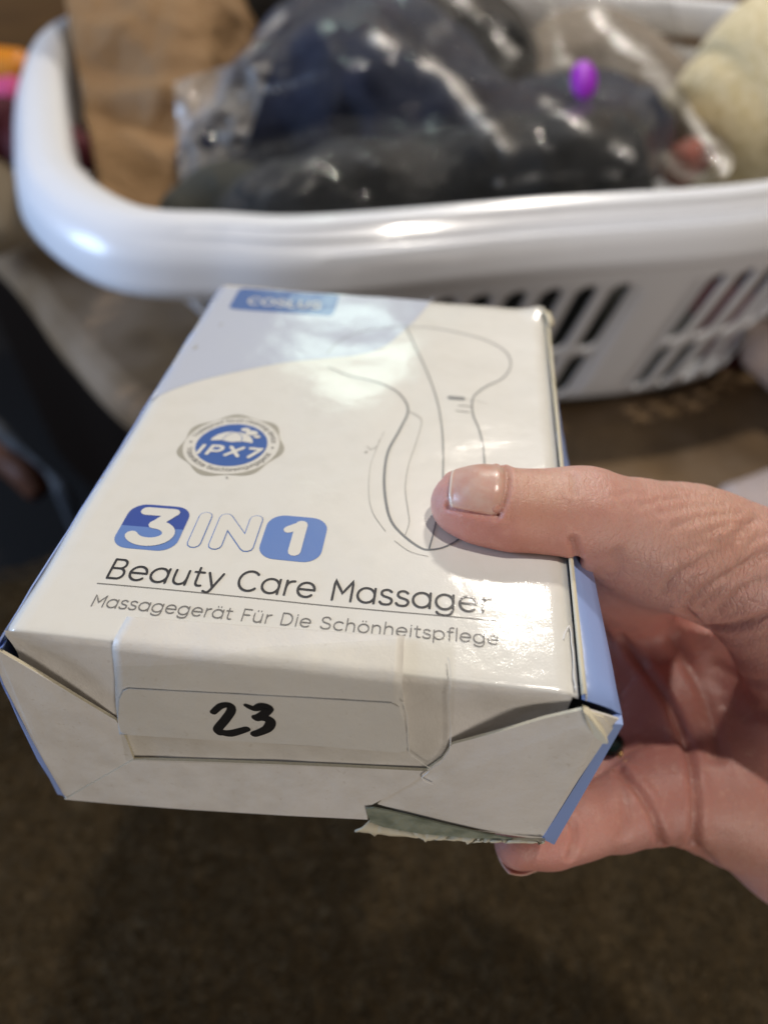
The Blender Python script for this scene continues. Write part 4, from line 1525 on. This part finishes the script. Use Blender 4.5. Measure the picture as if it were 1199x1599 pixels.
roll('stuffed_garment', [A4(930, 585, .765, .038), A4(1020, 575, .775, .042), A4(1080, 560, .79, .040)], MT['charcoal'], 'black cloth low in the basket behind the lower row of slots', 'clothing', seed=19, wr_amp=.006)
roll('olive_garment', [A4(290, 345, .56, .020), A4(350, 320, .57, .028), A4(430, 325, .56, .022)], mat('olive_cloth', (.045, .045, .035), rough=.9), 'dark olive cloth tucked beside the near left of the rim', 'clothing', seed=17, wr_amp=.004)
roll('pale_blanket', [A4(820, 150, .78, .04), A4(900, 120, .80, .06), A4(1010, 160, .80, .05)], mat('pale_taupe_cloth', (.34, .29, .24), rough=.9), 'pale taupe cloth behind the purple spot in the clear bag', 'cloth', seed=21)
roll('knitted_item', [A4(1130, 215, .67, .058), A4(1200, 180, .67, .078), A4(1300, 180, .68, .080)], MT['yellow'], 'pale yellow knitted item at the right end of the basket', 'knitwear', seed=24, wr_amp=.0012, freq=8, squash=1.25)
roll('red_cloth', [A4(1060, 262, .62, .013), A4(1082, 245, .63, .014)], MT['red'], 'small faded red cloth between the dark roll and the yellow knit', 'cloth', seed=27, wr_amp=.003)

# ---- clear plastic bag: a crumpled sheet lying over the clothes
FOLDS = [  # ridges in the film (pixels at depth) : painted highlights run along them
    ([(590, 60, .66), (680, 110, .64), (740, 170, .62), (795, 240, .60)], .020, .010),
    ([(700, -20, .70), (750, 30, .69), (800, 80, .68)], .014, .008),
    ([(930, 20, .72), (980, 70, .70), (1050, 140, .68), (1110, 220, .64), (1140, 265, .62)], .016, .008),
    ([(860, -10, .74), (870, 60, .72), (890, 110, .70)], .012, .006),
    ([(440, 20, .70), (380, 90, .66), (320, 170, .62), (300, 240, .60)], .012, .007),
    ([(380, 150, .63), (470, 130, .63), (560, 100, .65)], .008, .005),
    ([(780, 285, .57), (850, 275, .57), (960, 270, .58)], .010, .005),
    ([(850, 160, .66), (920, 200, .63), (985, 245, .60)], .012, .006),
    ([(420, 300, .58), (520, 240, .59), (600, 260, .58)], .008, .006),
]
V, Fc = [], []
gx, gy = 170, 120
out_l = catmull([(470, -60, .745), (430, 20, .70), (370, 90, .66), (320, 170, .625), (290, 250, .585), (262, 305, .560), (300, 345, .545)], 10)
out_r = catmull([(1040, -60, .745), (1060, 40, .71), (1090, 120, .675), (1125, 190, .645), (1142, 262, .61), (1080, 300, .575), (1010, 325, .545)], 10)
foldP = [(catmull([at(*q) for q in f[0]], 8), f[1], f[2]) for f in FOLDS]
pts = []
for j in range(gy + 1):
    t = j / gy
    l = out_l[int(t * (len(out_l) - 1))]; r = out_r[int(t * (len(out_r) - 1))]
    for i in range(gx + 1):
        a = i / gx
        q = l * (1 - a) + r * a
        # film bellies towards the viewer over the clothes
        pts.append((q[0], q[1], q[2]))
pts = np.array(pts).reshape(gy + 1, gx + 1, 3)
cV, cF = join(CLOTHES)
cb = BVHTree.FromPolygons([tuple(v) for v in cV], cF)
dep = pts[:, :, 2].copy(); lim = np.full(dep.shape, 9.0)
for j in range(gy + 1):
    for i in range(gx + 1):
        d_ = ray(pts[j, i, 0], pts[j, i, 1])
        r_ = cb.ray_cast(Vector(CAM), Vector(d_))
        if r_[0] is not None: lim[j, i] = r_[3] / np.linalg.norm(d_) - .009
dep = np.minimum(dep, lim)
for it in range(60):
    b_ = dep.copy()
    b_[1:-1, 1:-1] = (dep[:-2, 1:-1] + dep[2:, 1:-1] + dep[1:-1, :-2] + dep[1:-1, 2:]) / 4
    dep = np.minimum(b_, lim)
pts = np.array([at(pts[j, i, 0], pts[j, i, 1], dep[j, i]) for j in range(gy + 1) for i in range(gx + 1)])
vd = pts - CAM; vd /= np.linalg.norm(vd, axis=1)[:, None]
dis = np.zeros(len(pts))
for L_, hgt, wd in foldP:
    # ridge nearest in direction, not depth
    Lp = np.array(L_); Ld = Lp - CAM; Ld /= np.linalg.norm(Ld, axis=1)[:, None]
    dm = np.full(len(pts), 9.0)
    for c in Ld: dm = np.minimum(dm, np.linalg.norm(vd - c, axis=1))
    dis += hgt * np.exp(-np.abs(dm / (wd * 1.6)) ** 1.3)
cr = np.array([(1 - abs(nz(p * np.array([1.0, .6, 1.0]), 18, 3)) * 2) * .009 + (1 - abs(nz(p, 32, 6)) * 2) * .002 + nz(p, 90, 2) * .0004 for p in pts])
pts = pts - vd * (dis + cr)[:, None]
w = gx + 1
for j in range(gy):
    for i in range(gx): Fc.append([j * w + i, j * w + i + 1, j * w + w + i + 1, j * w + w + i])
bag = root('clear_plastic_bag', pts.mean(0), 'crumpled clear plastic bag full of dark clothes, marked with a purple spot', 'plastic bag')
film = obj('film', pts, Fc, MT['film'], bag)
glint = np.zeros(len(pts))  # lamp highlights painted white along the folds, plus random milkiness
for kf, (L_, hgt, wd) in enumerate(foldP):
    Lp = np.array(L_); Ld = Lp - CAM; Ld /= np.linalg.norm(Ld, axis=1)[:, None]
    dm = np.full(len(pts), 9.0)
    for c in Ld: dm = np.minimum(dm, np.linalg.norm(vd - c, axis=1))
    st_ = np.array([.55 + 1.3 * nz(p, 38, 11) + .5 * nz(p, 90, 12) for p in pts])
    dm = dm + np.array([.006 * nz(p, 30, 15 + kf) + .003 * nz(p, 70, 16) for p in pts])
    glint += (.95 if kf in (0, 2) else .5) * np.clip(st_, 0, 1) * np.exp(-(dm / (wd * .85)) ** 2)
glint += np.array([.03 * max(0, nz(p * np.array([1, .5, 1]), 13, 21) + .05) + .30 * max(0, .12 - abs(nz(p * np.array([1, .7, 1.2]), 9, 33))) / .12 * max(0, nz(p, 20, 5)) for p in pts])
film.data.attributes.new('glint_milk', 'FLOAT', 'POINT').data.foreach_set('value', np.clip(glint, 0, .85).astype(np.float32))
# pale second layer at the top left where the bag neck folds
V, Fc = [], []
for j in range(31):
    for i in range(21):
        x = 272 + 160 * i / 20 + 10 * j / 30 - (60 * (j / 30) * (i / 20)); y = 128 - 50 * (i / 20) + j * 5.2
        p = at(x, y, .575 + .01 * nz((x, y, 0), .02, 3))
        p = p - ray(x, y) * .006 * (1 - abs(nz((x, y, 0), .03, 4)) * 2)
        V.append(p)
for j in range(30):
    for i in range(20): Fc.append([j * 21 + i, j * 21 + i + 1, j * 21 + i + 22, j * 21 + i + 21])
MT['film2'] = film_mat('milky_plastic_film', (.85, .85, .85), (.42, .6), .25, [(30, .8, .01, 5, 'noise', (1, 2, 1))], base=(.6, .58, .56))
obj('bag_neck', V, Fc, MT['film2'], bag)
pd = at(911, 125, .575)
vdir = (CAM - pd) / np.linalg.norm(CAM - pd)
V = []; Fc = []
for k in range(24):
    a = 2 * math.pi * k / 24
    V.append(pd + M3 @ np.array([.0095 * math.cos(a), .0145 * math.sin(a), 0]))
V.append(pd + vdir * .0015)
Fc = [[24, (k + 1) % 24, k] for k in range(24)]
o = obj('purple_spot', V, Fc, MT['purple'], bag); mod_solid(o, .0004, 0)

# ---- kraft paper bag standing in the left end of the basket
kb = root('paper_bag', (-.14, .66, ZO + .02), 'brown kraft paper bag with crumpled sides standing in the left of the basket', 'paper bag')
# four vertical corner lines, bottom to top
cz0 = at(150, 330, .60); 
corn_b = [at(160, 320, .60), at(318, 360, .600), at(420, 300, .78), at(215, 280, .82)]
corn_t = [at(86, -90, .69), at(318, -80, .69), at(470, -60, .86), at(240, -60, .92)]
def bag_face(name, a0_, a1_, b0_, b1_, seed):
    V, Fc = [], []
    n1, n2 = 40, 60
    nn = np.cross(b0_ - a0_, a1_ - a0_); nn /= np.linalg.norm(nn)
    if nn @ (CAM - a0_) < 0: nn = -nn
    for j in range(n2 + 1):
        t = j / n2
        L0 = a0_ * (1 - t) + a1_ * t; L1 = b0_ * (1 - t) + b1_ * t
        for i in range(n1 + 1):
            s = i / n1
            p = L0 * (1 - s) + L1 * s
            ed = math.sin(math.pi * s) ** .4
            f = .016 * nz(p * np.array([1, 1, 1]), 9, seed) + .010 * (1 - 2 * abs(nz(p, 13, seed + 4))) + .004 * nz(p, 45, seed + 8) - .012 * math.exp(-((t - .30) / .06) ** 2) + .008 * math.exp(-((t - .40) / .05) ** 2)
            V.append(p + nn * f * ed)
    for j in range(n2):
        for i in range(n1): Fc.append([j * (n1 + 1) + i, j * (n1 + 1) + i + 1, (j + 1) * (n1 + 1) + i + 1, (j + 1) * (n1 + 1) + i])
    return obj(name, V, Fc, MT['kraft'], kb)
bag_face('front_side', corn_b[0], corn_t[0], corn_b[1], corn_t[1], 1)
bag_face('gusset', corn_b[1], corn_t[1], corn_b[2], corn_t[2], 5)
bag_face('back_side', corn_b[2], corn_t[2], corn_b[3], corn_t[3], 9)
bag_face('gusset', corn_b[3], corn_t[3], corn_b[0], corn_t[0], 12)

# ================================================================== WHAT THE THINGS STAND ON
OT = catmull([(-.60, 1.0), (-.43, .80), (-.325, .655), (-.215, .535), (-.06, .462), (.08, .437), (.22, .432), (.5, .45), (.75, .62), (.82, 1.0), (.6, 1.4), (.1, 1.5), (-.4, 1.4), (-.6, 1.2)], 12, closed=True)
OTn = len(OT)


def ot(i, inset):
    c = np.array([.10, .95]); d = OT[i % OTn] - c; L_ = np.linalg.norm(d)
    return c + d * (1 - inset / L_)


def disc(cx, cy, r, z, n=96, rings=12):
    V = [(cx, cy, z)]; Fc = []
    for k in range(1, rings + 1):
        for i in range(n):
            a = 2 * math.pi * i / n; rr = r * k / rings
            V.append((cx + rr * math.cos(a), cy + rr * math.sin(a), z + .004 * nz((rr * math.cos(a), rr * math.sin(a), 0), 9, 2)))
    for i in range(n): Fc.append([0, 1 + i, 1 + (i + 1) % n])
    for k in range(rings - 1):
        for i in range(n): Fc.append([1 + k * n + i, 1 + (k + 1) * n + i, 1 + (k + 1) * n + (i + 1) % n, 1 + k * n + (i + 1) % n])
    return V, Fc


ott = root('ottoman', (.10, .95, 0), 'large rounded brown suede ottoman carrying the laundry basket', 'ottoman')
V, Fc = [(.10, .95, ZO - .005)], []
rings = 30
n = OTn
for k in range(1, rings + 1):
    for i in range(n):
        q = np.array([.10, .95]) * (1 - k / rings) + ot(i, .025) * k / rings
        V.append((q[0], q[1], ZO - .005 + .004 * nz((q[0], q[1], 0), 9, 2)))
for i in range(n): Fc.append([0, 1 + i, 1 + (i + 1) % n])
for k in range(rings - 1):
    for i in range(n): Fc.append([1 + k * n + i, 1 + (k + 1) * n + i, 1 + (k + 1) * n + (i + 1) % n, 1 + k * n + (i + 1) % n])
o = obj('ottoman_top', V, Fc, MT['ottoman'], ott); fix_normals(o)
V, Fc = [], []
prof = [(.025, -.005), (.012, -.009), (.003, -.018), (0, -.030), (.002, -.045)]
for (r, z) in prof:
    for i in range(n):
        q = ot(i, r); q0 = ot(i, .025); V.append((q[0], q[1], ZO + z + .004 * nz((q0[0], q0[1], 0), 9, 2)))
for k in range(len(prof) - 1):
    for i in range(n): Fc.append([k * n + i, (k + 1) * n + i, (k + 1) * n + (i + 1) % n, k * n + (i + 1) % n])
o = obj('padded_edge', V, Fc, MT['ottoman'], ott); fix_normals(o)
V, Fc = [], []
for (r, z) in ((.006, ZO - .043), (.025, ZO - .06), (.03, .03)):
    for i in range(n):
        q = ot(i, r); V.append((q[0], q[1], z))
for k in range(2):
    for i in range(n): Fc.append([k * n + i, (k + 1) * n + i, (k + 1) * n + (i + 1) % n, k * n + (i + 1) % n])
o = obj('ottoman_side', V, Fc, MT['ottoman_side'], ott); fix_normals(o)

# floor, wall
o = obj('floor', [(-3, -2, 0), (3, -2, 0), (3, 3, 0), (-3, 3, 0)], [[0, 1, 2, 3]], MT['carpet'], None, smooth=False); tag(o, kind='structure')
wd = root('wooden_cabinet', (0, 1.75, 0), 'orange brown wooden cabinet behind the basket', 'cabinet')
for i in range(8):
    x0, x1 = -1.6 + i * .4, -1.2 + i * .4
    V = [(x0 + .003, 1.75, .0), (x1 - .003, 1.75, .0), (x1 - .003, 1.75, 1.1), (x0 + .003, 1.75, 1.1), (x0 + .003, 1.85, .0), (x1 - .003, 1.85, .0), (x1 - .003, 1.85, 1.1), (x0 + .003, 1.85, 1.1)]
    o = obj('cabinet_door', V, [[0, 1, 2, 3], [5, 4, 7, 6], [4, 0, 3, 7], [1, 5, 6, 2], [3, 2, 6, 7]], MT['wood'], wd, smooth=False)
    mod_bevel(o, .004)
o = obj('wall', [(-3, 2.4, 0), (3, 2.4, 0), (3, 2.4, 2.6), (-3, 2.4, 2.6)], [[0, 1, 2, 3]], MT['paint_wall'], None, smooth=False); tag(o, kind='structure')

# sofa seat in the foreground
ZS = CAM[2] - .48
sofa = root('sofa', (0, .1, 0), 'brown nubby fabric sofa seat under the hand in the foreground', 'sofa')
ol = catmull([(-.90, .22), (-.50, .33), (-.299, .392), (-.24, .412), (-.17, .405), (-.06, .344), (.08, .316), (.28, .32), (.50, .35), (.90, .38)], 10)
V, Fc = [], []
nr = 150
for i, q in enumerate(ol):
    for j in range(nr + 1):
        t = j / nr
        y = q[1] + (-.55 - q[1]) * t ** 1.0
        d = q[1] - y
        z = ZS - .045 * max(0, 1 - d / .05) ** 2.2
        p = (q[0], y, z)
        V.append((q[0], y, z + .006 * nz(p, 9, 2) + .0025 * nz(p, 45, 4)))
for i in range(len(ol) - 1):
    for j in range(nr): Fc.append([i * (nr + 1) + j, i * (nr + 1) + j + 1, (i + 1) * (nr + 1) + j + 1, (i + 1) * (nr + 1) + j])
st = obj('seat', V, Fc, MT['sofa'], sofa)
sd = st.modifiers.new('sub', 'SUBSURF'); sd.levels = 1; sd.render_levels = 1; sd.subdivision_type = 'SIMPLE'
V, Fc = [], []
for i, q in enumerate(ol):
    V += [(q[0], q[1] + .002, ZS - .048), (q[0], q[1] - .004, .02)]
for i in range(len(ol) - 1): Fc.append([2 * i, 2 * i + 2, 2 * i + 3, 2 * i + 1])
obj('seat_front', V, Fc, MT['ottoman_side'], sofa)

# fabric pile: short curled fibres over the part of the seat in view
def fibres(name, n, parent, m):
    V, Fc = [], []
    R_ = np.random.default_rng(9)
    for k in range(n):
        x = R_.uniform(-.36, .36); y = R_.uniform(-.02, .40) 
        if y > np.interp(x, ol[:, 0], ol[:, 1]) - .02: continue
        p = np.array([x, y, ZS]); p[2] += .006 * nz(p, 9, 2) + .0025 * nz(p, 45, 4)
        a = R_.uniform(0, 6.28); L_ = R_.uniform(.003, .007); hgt = R_.uniform(.0012, .0035); w_ = .00045
        d = np.array([math.cos(a), math.sin(a), 0]); s = np.array([-d[1], d[0], 0]) * w_
        q0, q1, q2 = p - d * L_ / 2 - [0, 0, .0004], p + [0, 0, hgt] + s * 2, p + d * L_ / 2 - [0, 0, .0004]
        b = len(V)
        V += [q0 - s, q0 + s, q1 - s, q1 + s, q2 - s, q2 + s]
        Fc += [[b, b + 1, b + 3, b + 2], [b + 2, b + 3, b + 5, b + 4]]
    return tag(obj(name, V, Fc, m, parent), kind='stuff')


fibres('fabric_pile', 60000, sofa, MT['sofa'])

# ---- small blurred things round the basket
roll('pink_cloth', [A4(-30, 160, .80, .020), A4(22, 155, .80, .022)], MT['pink'], 'bright pink cloth at the far left edge beside the basket', 'cloth', seed=31, wr_amp=.004)
roll('maroon_cloth', [A4(-40, 215, .76, .030), A4(12, 205, .77, .028), A4(40, 240, .76, .014)], MT['maroon'], 'dark maroon cloth beneath the pink one beside the basket', 'cloth', seed=34, wr_amp=.005)
roll('toy_handle', [A4(-30, 105, .88, .020), A4(30, 108, .88, .020)], MT['orange'], 'orange plastic toy handle at the top left beside the basket', 'toy', seed=37, wr_amp=.002)
roll('maroon_sock', [A4(112, 215, .64, .012), A4(128, 240, .63, .014)], MT['maroon'], 'small dark red cloth between the rim and the paper bag', 'cloth', seed=39, wr_amp=.002)
roll('cushion', [A4(-90, 300, .80, .060), A4(0, 330, .78, .045), A4(50, 350, .78, .018)], mat('tan_cloth', (.32, .25, .16), rough=.9), 'tan cushion edge at the left behind the ottoman edge', 'cushion', seed=41, wr_amp=.004)
roll('beige_blanket', [A4(1195, 545, .66, .022), A4(1240, 560, .66, .034), A4(1300, 580, .66, .05)], MT['beige'], 'pinkish beige blanket to the right of the basket corner', 'blanket', seed=43, wr_amp=.004)
roll('beige_pillow', [A4(1150, 800, .58, .022), A4(1230, 800, .58, .034), A4(1330, 820, .58, .04)], MT['beige'], 'pinkish beige pillow just above the thumb root', 'pillow', seed=45, wr_amp=.003)
# slate strap in the gap at the left
sp = catmull([at(-40, 640, .80), at(20, 690, .80), at(70, 730, .80), (at(100, 770, .80)), at(120, 830, .82)], 10)
V, Fc = [], []
for k, p in enumerate(sp):
    d = sp[min(k + 1, len(sp) - 1)] - sp[max(k - 1, 0)]; d /= np.linalg.norm(d)
    s = np.cross(d, M3[:, 2]); s /= np.linalg.norm(s)
    wd_ = .006 + .003 * math.sin(k * .25)
    for a in (-1, -.3, .3, 1): V.append(p + s * wd_ * a + M3[:, 2] * (-.002 * (1 - a * a) + .002 * nz(p, 60)))
for k in range(len(sp) - 1):
    for r in range(3): Fc.append([k * 4 + r, k * 4 + r + 1, k * 4 + r + 5, k * 4 + r + 4])
o = obj('webbing_strap', V, Fc, MT['strap'], None); mod_solid(o, .003, 0); tag(o, 'slate grey strap hanging in the dark gap left of the carton', 'strap')
roll('leather_shoe', [A4(-10, 700, .86, .016), A4(40, 740, .86, .016), A4(60, 765, .86, .012)], MT['rust'], 'rust brown leather edge in the dark gap behind the strap', 'shoe', seed=51, wr_amp=.002)
